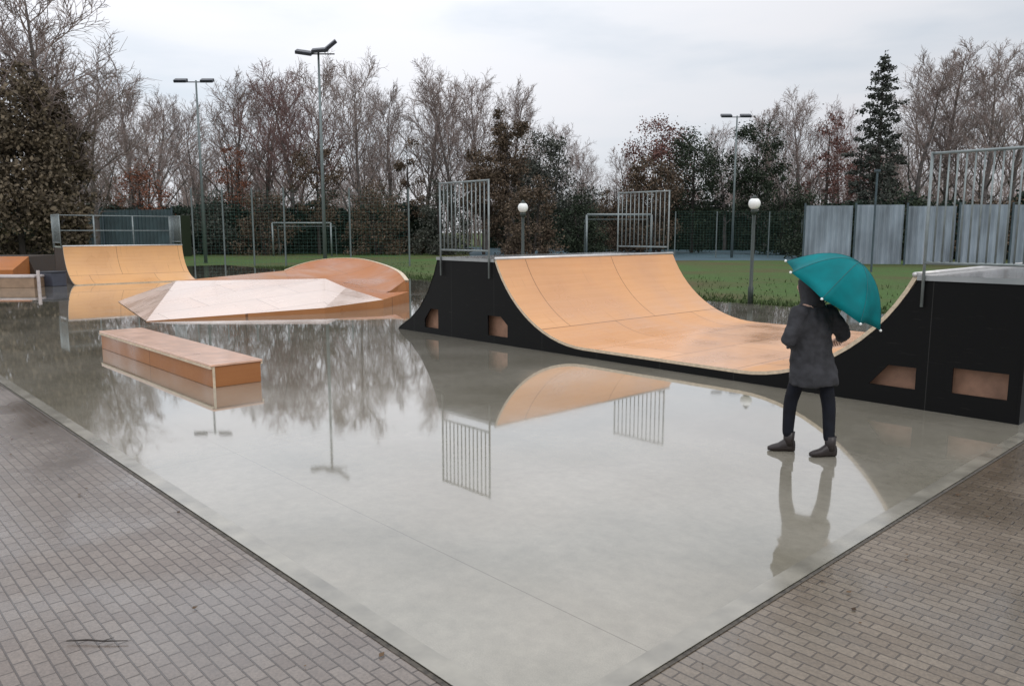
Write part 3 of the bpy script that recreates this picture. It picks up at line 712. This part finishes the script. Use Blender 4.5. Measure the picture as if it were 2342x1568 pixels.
def leafy(px, ytop, D, wpx, n, kind, mat, name, label, cat='tree', z0=.08, size=.34, seed=1, group=None, stems=1, bare_top=None, bark='bark_dark'):
    p = at(px, ytop, D); h = p.z + .03; w_ = wpx / 1807 * D
    rng = random.Random(seed * 97 + 5)
    t = thing(name, label, cat, (p.x, D, -.03), 0, group)
    m = MB()
    for s in range(stems):
        a = 6.28 * s / stems; sp = w_ * .12 * (stems > 1)
        m.tube([(sp * math.cos(a) * .3, sp * math.sin(a) * .3, 0), (sp * math.cos(a), sp * math.sin(a), h * .45), (sp * 1.6 * math.cos(a), sp * 1.6 * math.sin(a), h * .9)],
               [max(.05, h * .016), h * .011 + .01, .02], 7)
    for k in range(10):
        z = h * (z0 + (.9 - z0) * (k + .5) / 10); a = rng.uniform(0, 6.28); L = w_ * .36 * (1 - .6 * k / 10)
        m.tube([(0, 0, z), (L * .6 * math.cos(a), L * .6 * math.sin(a), z + L * .15), (L * math.cos(a), L * math.sin(a), z + L * .35)], [.05, .035, .012], 5)
    m.build('trunk', M[bark], t)
    if kind == 'cone': pts = cone_points(rng, w_, h, int(n * 3.4), h * z0, m_b := MB()); m_b.build('branches', M[bark], t)
    else: pts = crown_points(rng, kind, w_, h, int(n * 2.2), h * z0, seedv=seed)
    vs, fs = leaves(rng, pts, size * .68)
    m = MB(); m.v = [tuple(v) for v in vs]; m.f = fs; m.m = [0] * len(fs)
    m.build('crown', M[mat], t)
    return t

EV = 'evergreens and leafy trees beyond the grass'
BT = 'bare trees beyond the field'
# large ivy grown trees at the left
leafy(15, 150, 44, 215, 11000, 'column', 'leaf_ivy', 'ivy_tree', 'tall brown ivy covered tree filling the left edge of the photo', size=.34, seed=3, z0=.02, group='ivy covered trees at left')
leafy(138, 215, 47, 100, 5200, 'column', 'leaf_ivy', 'ivy_tree', 'narrower ivy covered tree right of the tallest one at the left edge', size=.32, seed=4, z0=.02, group='ivy covered trees at left')
bare_tree(30, -110, 46, 0, 'very tall bare tree rising out of the frame at the left edge', 1.15, .4)
bare_tree(110, 40, 50, 3, 'bare tree with upright twigs just right of the left edge ivy trees', 1.1, 1.9)
BL = [(190, 150, 60, 1, 'slender bare tree above the left end of the teal hoarding', 1.0),
      (268, 128, 74, 4, 'bare tree over the teal hoarding, left of the orange bush', 1.0),
      (352, 190, 82, 0, 'pale bare tree right behind the rust orange bush', .95),
      (440, 215, 86, 2, 'low spreading bare tree behind the small headed floodlight mast', .9),
      (520, 150, 78, 3, 'bare tree right of the slim left floodlight mast', 1.0),
      (590, 160, 84, 1, 'upright bare tree behind the left half of the wire fence', 1.0),
      (655, 120, 74, 4, 'bushy bare tree left of the big floodlight mast', .95),
      (740, 110, 80, 0, 'bare tree directly behind the two headed floodlight mast', 1.0),
      (815, 108, 76, 2, 'broad bare tree right of the big floodlight mast', .85),
      (885, 175, 82, 3, 'bare tree with a rounded top above the grass strip', .9),
      (965, 170, 90, 1, 'thin bare tree left of the half pipe guard rail', 1.0),
      (1035, 120, 84, 4, 'tall bare tree straight above the left half pipe rail', .85),
      (1110, 150, 88, 0, 'bare tree just left of the tall dark evergreen', .9),
      (1170, 170, 92, 3, 'bare tree behind the tall dark evergreen', .85),
      (1265, 262, 100, 2, 'small grey bare tree right of the tall dark evergreen', .9),
      (1345, 318, 108, 4, 'lowest bare tree in the dip of the skyline', .9),
      (1440, 330, 100, 1, 'small bare tree at the right side of the skyline dip', .9),
      (1668, 272, 88, 0, 'bare tree behind the slim right floodlight mast', .9),
      (1765, 225, 84, 3, 'bare tree right of the slim right floodlight mast', .9),
      (1835, 180, 80, 4, 'rounded bare tree above the left end of the blue grey fence', .9),
      (1935, 215, 78, 2, 'bare tree between the rounded one and the spiky conifer', .7),
      (2110, 108, 66, 3, 'tall bare tree right of the spiky conifer', .95),
      (2190, 105, 70, 1, 'tall upright bare tree above the right deck rail', 1.1),
      (2268, 70, 64, 4, 'tallest bare tree at right above the right deck rail', .95),
      (2345, 90, 66, 0, 'bare tree cut by the right edge of the photo', 1.0)]
for i, (px, yt, D, k, lab, sx) in enumerate(BL):
    bare_tree(px, yt, D, k, lab, sx, i * 1.37, 'twig_red' if i in (6, 20) else 'twig')
rngb = random.Random(5)
# evergreen / leafy
LT = [(1160, 240, 72, 90, 5200, 'column', 'leaf_brown', 'dark_evergreen', 'tall dark evergreen left of the central skyline dip', .3),
      (1105, 330, 70, 100, 3800, 'round', 'leaf_brown', 'dark_evergreen', 'rounded dark evergreen at the left foot of the tallest central one', .3),
      (1235, 300, 84, 130, 4500, 'round', 'leaf_grey', 'grey_leafy_tree', 'grey green tree right of the tall dark evergreen', .34),
      (1330, 395, 88, 130, 3600, 'mound', 'leaf_grey', 'grey_leafy_tree', 'low grey green tree in the skyline dip', .34),
      (1215, 395, 62, 120, 3400, 'mound', 'leaf_brown', 'brown_bush', 'brown bush behind the globe lamp above the half pipe', .28),
      (1420, 405, 80, 130, 3600, 'mound', 'leaf_brown', 'brown_bush', 'brown bush behind the white goal frame', .3),
      (1325, 440, 66, 120, 3000, 'mound', 'leaf_green', 'green_bush', 'dark green bush between the two brown bushes', .28),
      (1515, 272, 80, 150, 5200, 'round', 'leaf_red', 'red_leafed_tree', 'dull red topped tree right of the skyline dip', .3),
      (1590, 300, 76, 150, 6000, 'column', 'leaf_green', 'dark_evergreen', 'broad dark evergreen beside the far rail of the half pipe', .3),
      (1500, 360, 72, 120, 4200, 'column', 'leaf_brown', 'dark_evergreen', 'brownish evergreen below the dull red topped tree', .3),
      (1735, 285, 74, 130, 5200, 'column', 'leaf_green', 'dark_evergreen', 'dark green evergreen behind the right globe lamp', .3),
      (1800, 400, 70, 110, 3200, 'mound', 'leaf_green', 'green_bush', 'dark green bush at the left end of the blue grey fence', .28),
      (1900, 262, 74, 110, 1500, 'round', 'leaf_red', 'red_leafed_tree', 'thin dull red tree between bare trees over the blue grey fence', .28),
      (1975, 285, 66, 80, 1200, 'round', 'leaf_red', 'red_leafed_tree', 'small rust tree touching the left side of the spiky conifer', .26),
      (2025, 115, 62, 190, 4600, 'cone', 'leaf_conifer', 'conifer_tree', 'tall spiky conifer above the blue grey fence', .3),
      (316, 372, 66, 130, 2600, 'mound', 'leaf_orange', 'orange_bush', 'rust orange bush over the teal hoarding at left', .26),
      (528, 328, 74, 90, 1300, 'round', 'leaf_orange', 'orange_bush', 'small rust tree right of the slim left floodlight mast', .26),
      (930, 310, 74, 80, 2200, 'mound', 'leaf_brown', 'brown_tree', 'narrow brown leafed tree left of the pale guard rail', .28),
      (722, 320, 72, 120, 2000, 'round', 'leaf_brown', 'brown_tree', 'brown leafed tree behind the big floodlight mast', .28),
      (600, 420, 70, 130, 2400, 'mound', 'leaf_brown', 'brown_bush', 'brown bush behind the left part of the green wire fence', .28),
      (470, 430, 70, 120, 2400, 'mound', 'leaf_grey', 'grey_bush', 'grey green bush at the left end of the wire fence', .28),
      (230, 420, 68, 120, 2400, 'mound', 'leaf_brown', 'brown_bush', 'brown bush left of the rust orange one', .28),
      (860, 420, 70, 140, 3000, 'mound', 'leaf_brown', 'brown_bush', 'brown bush above the dark hedge left of the guard rail', .28),
      (1010, 400, 70, 130, 3000, 'mound', 'leaf_grey', 'grey_bush', 'grey green bush above the dark hedge by the guard rail', .28),
      (1880, 420, 60, 150, 2400, 'mound', 'leaf_green', 'green_bush', 'green bush over the left part of the blue grey fence', .26),
      (2080, 430, 58, 170, 2600, 'mound', 'leaf_green', 'green_bush', 'green bush over the blue grey fence below the conifer', .26),
      (2260, 430, 58, 200, 2600, 'mound', 'leaf_brown', 'brown_bush', 'brown bush over the blue grey fence at the right edge', .26)]
for i, (px, yt, D, wp, n, kd, mt, nm, lab, sz) in enumerate(LT):
    leafy(px, yt, D, wp, n, kd, mt, nm, lab, 'bush' if 'bush' in nm else 'tree', size=sz, seed=10 + i, z0=.02 if kd != 'round' else .22,
          group='leafy bushes beyond the grass' if 'bush' in nm else EV, stems=3 if 'bush' in nm else 1)

def hedge(px0, px1, D0, D1, ytop, label, mat='leaf_hedge', n=9000, seed=1, depth=2.2):
    x0, x1 = at(px0, 500, D0).x, at(px1, 500, D1).x; L = math.hypot(x1 - x0, D1 - D0); rz = math.atan2(D1 - D0, x1 - x0)
    zt = at(px0, ytop, D0).z; rng = random.Random(seed)
    t = thing('hedge', label, 'hedge', (x0, D0, -.03), rz)
    pts = []
    for _ in range(n):
        x = rng.uniform(0, L); top = zt * (.88 + .22 * noise.noise(Vector((x * .35, seed, 0))) + .06 * noise.noise(Vector((x * 1.4, seed, 4))))
        if rng.random() < .3: pts.append((x, rng.uniform(-depth / 2, depth / 2), top + rng.gauss(0, .18)))
        else: pts.append((x, -depth / 2 + rng.gauss(0, .22), rng.uniform(0, top)))
    vs, fs = leaves(rng, pts, .27)
    m = MB(); m.v = [tuple(v) for v in vs]; m.f = fs; m.m = [0] * len(fs); m.build('foliage', M[mat], t)
    m = MB(); xs = [L * i / 30 for i in range(31)]
    m.loft([[(x, -depth * .38, 0), (x, depth * .4, 0), (x, depth * .4, zt * (.80 + .22 * noise.noise(Vector((x * .35, seed, 0))))), (x, -depth * .38, zt * (.80 + .22 * noise.noise(Vector((x * .35, seed, 0)))))] for x in xs])
    m.build('inner_growth', M['leaf_green'], t)
hedge(395, 1010, 73, 76, 462, 'long dark hedge running behind the football goal at left', n=15000, seed=2)
hedge(1120, 1850, 100, 86, 462, 'long dark hedge behind the sports court and the half pipe', n=13000, seed=3)
hedge(-60, 420, 70, 66, 470, 'dark hedge rising behind the teal hoarding', n=8000, seed=5)
hedge(1840, 2480, 62, 58, 455, 'dark hedge behind the blue grey fence', n=9000, seed=6)

def far_wood():
    rng = random.Random(77); m = MB()
    for k in range(210):
        D = rng.uniform(96, 124); px = rng.uniform(-120, 2460)
        dip = 1 - .42 * math.exp(-((px - 1380) / 190) ** 2)
        x0 = at(px, 500, D).x; h = rng.uniform(8.5, 13.5) * dip
        for s_ in range(rng.randint(4, 6)):
            a = rng.uniform(0, 6.28); base = Vector((x0 + rng.gauss(0, .9), D + rng.gauss(0, .9), -.05)); tip = base + Vector((math.cos(a) * h * .16, math.sin(a) * h * .16, h * rng.uniform(.75, 1)))
            mid = base.lerp(tip, .5) + Vector((rng.gauss(0, .3), rng.gauss(0, .3), 0)); m.tube([base, mid, tip], [.09, .06, .015], 4, False)
            for q in range(16):
                f = rng.uniform(.12, .97); p_ = base.lerp(mid, f * 2) if f < .5 else mid.lerp(tip, f * 2 - 1)
                a2 = rng.uniform(0, 6.28); L = h * rng.uniform(.10, .22); e = p_ + Vector((math.cos(a2), math.sin(a2), rng.uniform(.5, 1.5))).normalized() * L
                m.tube([p_, e], [.03, .012], 3, False)
                for z in range(5):
                    p2 = p_.lerp(e, rng.uniform(.2, 1)); a3 = rng.uniform(0, 6.28)
                    m.tube([p2, p2 + Vector((math.cos(a3), math.sin(a3), rng.uniform(.2, 1.4))).normalized() * L * .5], [.017, .008], 3, False)
    o = m.build('far_wood', M['twig'], None); tag(o, 'far off band of bare grey brown wood behind the single trees', 'wood', None, 'stuff')
far_wood()

def litter():
    rng = random.Random(9); m = MB()
    for _ in range(170):
        k = rng.random()
        if k < .45: a, b = rng.uniform(-12, 11), -6.86 - abs(rng.gauss(0, .25))
        elif k < .7: a, b = 10.98 + abs(rng.gauss(0, .2)), rng.uniform(-6.5, 3)
        else: a, b = rng.uniform(-6, 15), rng.uniform(-11, -6.9)
        p = W(a, b, .004 + rng.random() * .004); s_ = rng.uniform(.008, .024); an = rng.uniform(0, 6.28)
        u = Vector((math.cos(an), math.sin(an), rng.uniform(-.2, .2))) * s_; v = Vector((-math.sin(an), math.cos(an), rng.uniform(-.3, .3))) * s_ * .6
        m.add([p - u, p - u * .2 + v, p + u, p - u * .2 - v], [(0, 1, 2, 3)])
    o = m.build('leaf_litter', leafmat('wet_fallen_leaves', (.09, .055, .03), .6)); tag(o, 'tiny fallen leaves and grit scattered along the slab edges', 'leaf litter', None, 'stuff')
litter()
def rough_grass():
    rng = random.Random(31); m = MB()
    for _ in range(9000):
        if rng.random() < .8: a, b = rng.uniform(-30, 11), 11.05 + abs(rng.gauss(0, .5)) ** 1.5 * 2
        else: a, b = rng.uniform(-30, 11), rng.uniform(11.1, 22)
        p = W(a, b, -.03); an = rng.uniform(0, 6.28); w_ = rng.uniform(.012, .03); h = rng.uniform(.04, .16) * (1 + .8 * noise.noise(Vector((a * .4, b * .4, 3))))
        d = Vector((math.cos(an) * w_, math.sin(an) * w_, 0)); t_ = Vector((rng.gauss(0, .04), rng.gauss(0, .04), h))
        m.add([p - d, p + d, p + t_], [(0, 1, 2)])
    tag(m.build('rough_grass', leafmat('grass_blades', (.055, .085, .026), .5)), 'ragged grass growing along the far edge of the concrete', 'grass', None, 'stuff')
rough_grass()

# ------------------------------------------------------------------ small things
t = thing('twig', 'thin dark twig lying on the grey block paving at lower left', 'twig', at(222, 1468, 1).copy() * 1, 0)
r = ray(222, 1468); tt = -H / r[2]; t.location = (r[0] * tt, r[1] * tt, .004)
m = MB(); m.tube([(-.15, .0, .004), (-.05, .006, .006), (.04, -.004, .005), (.15, .003, .004)], [.003, .005, .004, .002], 6); m.tube([(.03, 0, .005), (.07, .03, .006)], [.003, .001], 5)
m.build('stem', M['bark_dark'], t)

# ------------------------------------------------------------------ person with umbrella
PX, PY = 2.695, 6.93
FACE = R(32)
per = thing('person', 'person in black coat walking on the wet slab, sheltering under the teal umbrella', 'person', (PX, PY, 0), FACE)
un = Vector((.50, -.30, .82)).normalized()
uc = at(1903, 674, 7.02)
GRIP = uc - un * .56
GL = Matrix.Rotation(-FACE, 3, 'Z') @ (GRIP - Vector((PX, PY, 0)))
print('grip local', GL)
def skinned(name, verts, edges, radii, mat, parent, sub=2, keep=False):
    me = bpy.data.meshes.new(name); me.from_pydata(verts, edges, [])
    o = bpy.data.objects.new(name, me); C.objects.link(o)
    sk = o.modifiers.new('skin', 'SKIN'); sk.use_smooth_shade = True
    o.modifiers.new('sub', 'SUBSURF').levels = sub; o.modifiers['sub'].render_levels = sub
    for i, r_ in enumerate(radii):
        rr = r_ if hasattr(r_, '__len__') else (r_, r_)
        me.skin_vertices[0].data[i].radius = rr
    me.skin_vertices[0].data[0].use_root = True
    bpy.context.view_layer.update()
    ev = bpy.data.meshes.new_from_object(o.evaluated_get(bpy.context.evaluated_depsgraph_get()))
    bpy.data.objects.remove(o)
    ev.materials.clear(); ev.materials.append(mat); ev.name = name
    for p in ev.polygons: p.use_smooth = True
    if keep: return ev
    q = bpy.data.objects.new(name, ev); C.objects.link(q); q.parent = parent; return q
M['skin'] = simple('skin', (.52, .33, .25), .5, var=.06, scale=20)
M['coat'] = simple('black_coat', (.034, .034, .038), .75, var=.45, scale=9, bump=.6, spec=.3)
M['trousers'] = simple('dark_trousers', (.008, .009, .014), .8, var=.4, scale=14, bump=.5, spec=.25)
M['boot'] = simple('dark_brown_boots', (.020, .013, .012), .4, var=.3)
M['hair'] = simple('dark_hair', (.02, .014, .010), .6, var=.3, scale=30)
# stride: left foot leads, right foot trails (x right, y forward)
hipL, hipR = Vector((-.095, .02, .84)), Vector((.095, -.02, .84))
kneeL, kneeR = Vector((-.115, .125, .46)), Vector((.115, -.115, .46))
ankL, ankR = Vector((-.095, .15, .09)), Vector((.075, -.165, .09))
# arms
shL, shR = Vector((-.17, .03, 1.30)), Vector((.17, .0, 1.29))
elL, elR = Vector((-.25, .06, 1.05)), Vector((.32, -.08, 1.07))
handL, handR = Vector((GL.x, GL.y, GL.z)), Vector((.43, .06, 1.01))
bv = [(0, 0, .88), (0, .01, 1.02), (0, .02, 1.18), (0, .03, 1.32), (0, .05, 1.40), (0, .07, 1.46)]
be = [(0, 1), (1, 2), (2, 3), (3, 4), (4, 5)]; brd = [(.14, .11), (.12, .095), (.145, .11), (.12, .09), (.05, .05), (.055, .055)]
def chain(start, pts, rs):
    prev = start
    for p, r_ in zip(pts, rs):
        bv.append(tuple(p)); brd.append(r_); be.append((prev, len(bv) - 1)); prev = len(bv) - 1
    return prev
chain(0, [hipL, kneeL, ankL, ankL + Vector((-.03, .06, -.04))], [.085, .055, .030, .018])
chain(0, [hipR, kneeR, ankR, ankR + Vector((-.03, .06, -.04))], [.085, .055, .030, .018])
for sh, el, hd, inward in ((shL, elL, handL, 1), (shR, elR, handR, -1)):
    d = (hd - el).normalized(); wr = hd - d * .05
    e = chain(3, [sh, el, wr, hd], [.055, .042, .026, (.034, .018)])
    side = Vector((inward, 0, 0)); side = (side - d * side.dot(d)).normalized(); curl = side.cross(d).normalized()
    if curl.z > 0: curl = -curl
    lat = d.cross(curl).normalized()
    for k, (off, Lf) in enumerate(((-.030, .030), (-.010, .036), (.010, .034), (.030, .026))):
        b0 = hd + d * .045 + lat * off
        chain(e, [b0, b0 + d * Lf * .8 + curl * .012, b0 + d * Lf * .9 + curl * .036, b0 + d * Lf * .4 + curl * .052], [.0095, .009, .008, .007])
    tb = hd - lat * .032 + d * .0
    chain(e, [tb, tb + d * .03 - lat * .012 + curl * .02, tb + d * .045 + curl * .042], [.011, .010, .008])
body_me = skinned('body', bv, be, brd, M['skin'], per, 2, True)
# head: shaped ellipsoid with brow, nose, chin, ears, joined into the body mesh
hb = bmesh.new(); hb.from_mesh(body_me)
hc = Vector((0, .085, 1.515)); tmp = bmesh.new(); bmesh.ops.create_icosphere(tmp, subdivisions=4, radius=1)
for v in tmp.verts:
    c = v.co.copy(); x, y, z = c
    sx, sy, sz = .075, .095, .115
    if z < 0: sx *= 1 - .28 * min(1, -z) ; 
    q = Vector((x * sx, y * sy, z * sz))
    if y > .5:
        q.y += .024 * math.exp(-((x / .17) ** 2 + ((z + .12) / .22) ** 2))                 # nose
        q.y -= .010 * (math.exp(-(((abs(x) - .36) / .14) ** 2 + ((z - .08) / .12) ** 2)))   # eye sockets
        q.y += .006 * math.exp(-((x / .25) ** 2 + ((z + .52) / .07) ** 2))                 # lips
        q.y += .010 * math.exp(-((x / .25) ** 2 + ((z + .85) / .15) ** 2))                 # chin
    if abs(x) > .85 and abs(z + .05) < .3 and abs(y) < .22: q.x *= 1.16                    # ears
    v.co = q + hc
me_t = bpy.data.meshes.new('h'); tmp.to_mesh(me_t); hb.from_mesh(me_t); hb.to_mesh(body_me); hb.free(); tmp.free(); bpy.data.meshes.remove(me_t)
for p in body_me.polygons: p.use_smooth = True
bo = bpy.data.objects.new('body', body_me); C.objects.link(bo); bo.parent = per
# trousers
tv = [(0, -.005, .86), hipL, kneeL, ankL + Vector((0, 0, .03)), hipR, kneeR, ankR + Vector((0, 0, .03))]
skinned('trousers', [tuple(v) for v in tv], [(0, 1), (1, 2), (2, 3), (0, 4), (4, 5), (5, 6)], [(.10, .09), .085, .064, .050, .085, .064, .050], M['trousers'], per)
# boots
for ank, yaw, pit in ((ankL, R(52), 0), (ankR, R(62), 0)):
    m = MB()
    prof = [(-.075, .035, .0, .10), (-.03, .042, .0, .13), (.03, .042, .0, .115), (.09, .046, .0, .075), (.15, .042, .0, .058), (.19, .024, .004, .040)]
    rings = []
    for y, hw, za, zb in prof:
        rings.append([Vector((hw * math.cos(a_), y, (za + zb) / 2 + (zb - za) / 2 * max(-1, 1.15 * math.sin(a_)))) for a_ in [2 * math.pi * k / 14 for k in range(14)]])
    m.loft(rings); m.tube([(0, -.015, .06), (0, -.015, .12), (0, -.015, .20)], [.05, .053, .057], 12)
    o = m.build('boot', M['boot'], per, True); o.location = (ank.x, ank.y, 0.012 if pit else .002); o.rotation_euler = (pit, 0, yaw); o.scale = (.86, .90, .92)
# coat: torso and skirt loft, sleeves
m = MB(); rings = []
for z, hw, hd_, cx_, cy_ in ((.645, .238, .20, 0, -.02), (.68, .235, .20, 0, -.02), (.78, .222, .185, 0, -.012), (.90, .205, .165, 0, 0), (1.02, .195, .15, 0, .01), (1.14, .205, .152, 0, .015),
                            (1.24, .212, .145, 0, .02), (1.32, .175, .12, 0, .03), (1.375, .105, .09, 0, .045), (1.41, .082, .082, 0, .06)):
    rings.append([Vector((cx_ + hw * math.cos(a_) * (1 + .03 * math.sin(5 * a_ + z * 9)), cy_ + hd_ * math.sin(a_) * (1 + .04 * math.sin(4 * a_ + z * 13)), z + (.012 * math.sin(3 * a_) if z < .7 else 0))) for a_ in [2 * math.pi * k / 40 for k in range(40)]])
m.loft(rings)
for sh, el, hd in ((shL, elL, handL), (shR, elR, handR)):
    d = (hd - el).normalized(); wr = hd - d * .10; inn = Vector((0, .02, 1.27))
    m.tube([inn.lerp(sh, .45), sh, sh.lerp(el, .5) + Vector((0, -.01, .0)), el, el.lerp(wr, .5), wr], [.085, .088, .078, .070, .060, .052], 16)
co_ = m.build('coat', M['coat'], per, True); rm = co_.modifiers.new('remesh', 'REMESH'); rm.mode = 'VOXEL'; rm.voxel_size = .014; rm.use_smooth_shade = True
sm_ = co_.modifiers.new('smooth', 'SMOOTH'); sm_.iterations = 4; sm_.factor = .5
tx_ = bpy.data.textures.new('cloth_folds', 'CLOUDS'); tx_.noise_scale = .11; tx_.noise_depth = 2
dm_ = co_.modifiers.new('folds', 'DISPLACE'); dm_.texture = tx_; dm_.strength = .045; dm_.mid_level = .5
# hood pulled over the head
m = MB(); rings = []
for t_ in range(9):
    a = -.15 + t_ / 8 * 1.0
for z, rx, ry, cy_ in ((1.345, .125, .105, .03), (1.38, .105, .098, .03), (1.43, .102, .108, .035), (1.50, .108, .122, .042), (1.56, .105, .124, .046), (1.61, .088, .108, .046), (1.645, .058, .075, .040), (1.66, .02, .03, .035)):
    ring_ = []
    for k in range(28):
        an = R(90) + R(38) + (R(360) - R(76)) * k / 27
        ring_.append(Vector((rx * math.cos(an), cy_ + ry * math.sin(an), z)))
    rings.append(ring_)
m.loft(rings, False, False)
hd_o = m.build('hood', M['coat'], per, True); so = hd_o.modifiers.new('solid', 'SOLIDIFY'); so.thickness = .012
m = MB()
m.sphere((0, .065, 1.545), 1, 20, 12, .080, .092, .090); m.build('hair', M['hair'], per, True)
for ch in list(per.children):
    pass

# umbrella, leaning back over the shoulder
um = thing('umbrella', 'open teal umbrella leaning back over the shoulder of the person in black', 'umbrella', uc)
um.rotation_mode = 'QUATERNION'; um.rotation_quaternion = un.to_track_quat('Z', 'Y')
M['teal'] = simple('teal_fabric', (.002, .23, .25), .6, var=.25, scale=5, spec=.2)
tt_ = M['teal'].node_tree; tb_ = tt_.nodes['Principled BSDF']; tl_ = tt_.nodes.new('ShaderNodeBsdfTranslucent'); tl_.inputs[0].default_value = (.006, .38, .40, 1)
tm_ = tt_.nodes.new('ShaderNodeMixShader'); tm_.inputs[0].default_value = .35; tt_.links.new(tb_.outputs[0], tm_.inputs[1]); tt_.links.new(tl_.outputs[0], tm_.inputs[2])
tt_.links.new(tm_.outputs[0], tt_.nodes['Material Output'].inputs[0])
UR, UD = .50, .36
M['seam'] = simple('dark_teal_seam', (.002, .10, .11), .6)
def dome(r_, ang, ns=8):                        # panels sag slightly between the ribs
    ph = (ang / (2 * math.pi) * ns) % 1; sag = 1 - .16 * math.sin(math.pi * ph) * r_ ** 1.5
    rr_ = r_ * UR * sag
    return Vector((rr_ * math.cos(ang), rr_ * math.sin(ang), UD * (1 - r_ ** 2.1) * (1 - .07 * math.sin(math.pi * ph) * r_)))
m = MB(); rings = []
for j in range(1, 13): rings.append([dome(j / 12, 2 * math.pi * k / 64) for k in range(64)])
m.loft(rings, False); o0 = len(m.v); m.add([(0, 0, UD)] + [tuple(v) for v in rings[0]], [(0, k + 1, (k + 1) % 64 + 1) for k in range(64)])
cn_ = m.build('canopy', M['teal'], um, True); sol = cn_.modifiers.new('solid', 'SOLIDIFY'); sol.thickness = .002
for k in range(8):
    m = MB(); an = 2 * math.pi * k / 8
    m.tube([dome(j / 8, an) - Vector((0, 0, .008)) for j in range(9)], .0028, 5)
    tipp = dome(1, an); rb_ = m.build('rib', M['steel'], um); m = MB(); m.sphere(tipp + Vector((math.cos(an), math.sin(an), -.1)) * .010, .012, 8, 6); m.build('rib_tip', M['opal'], rb_)
    m = MB(); m.tube([dome(j / 10, an) + Vector((0, 0, .002)) for j in range(11)], .0032, 5, False); m.build('seam', M['seam'], cn_)
    m = MB(); m.tube([(0, 0, -.02), dome(.52, an) - Vector((0, 0, .012))], .002, 5); m.build('stretcher', M['steel'], um)
hand_world = GRIP
loc_h = um.rotation_quaternion.to_matrix().inverted() @ (hand_world - uc)
m = MB(); m.tube([(0, 0, UD + .05), (0, 0, UD), (0, 0, loc_h.z)], [.003, .006, .006], 8); m.build('shaft', M['steel'], um)
m = MB(); m.tube([(0, 0, loc_h.z + .05), (0, 0, loc_h.z - .07)], .013, 8); m.build('handle', M['lampbody'], um)
print('hand offset from shaft', loc_h)
S.cycles.use_denoising = True
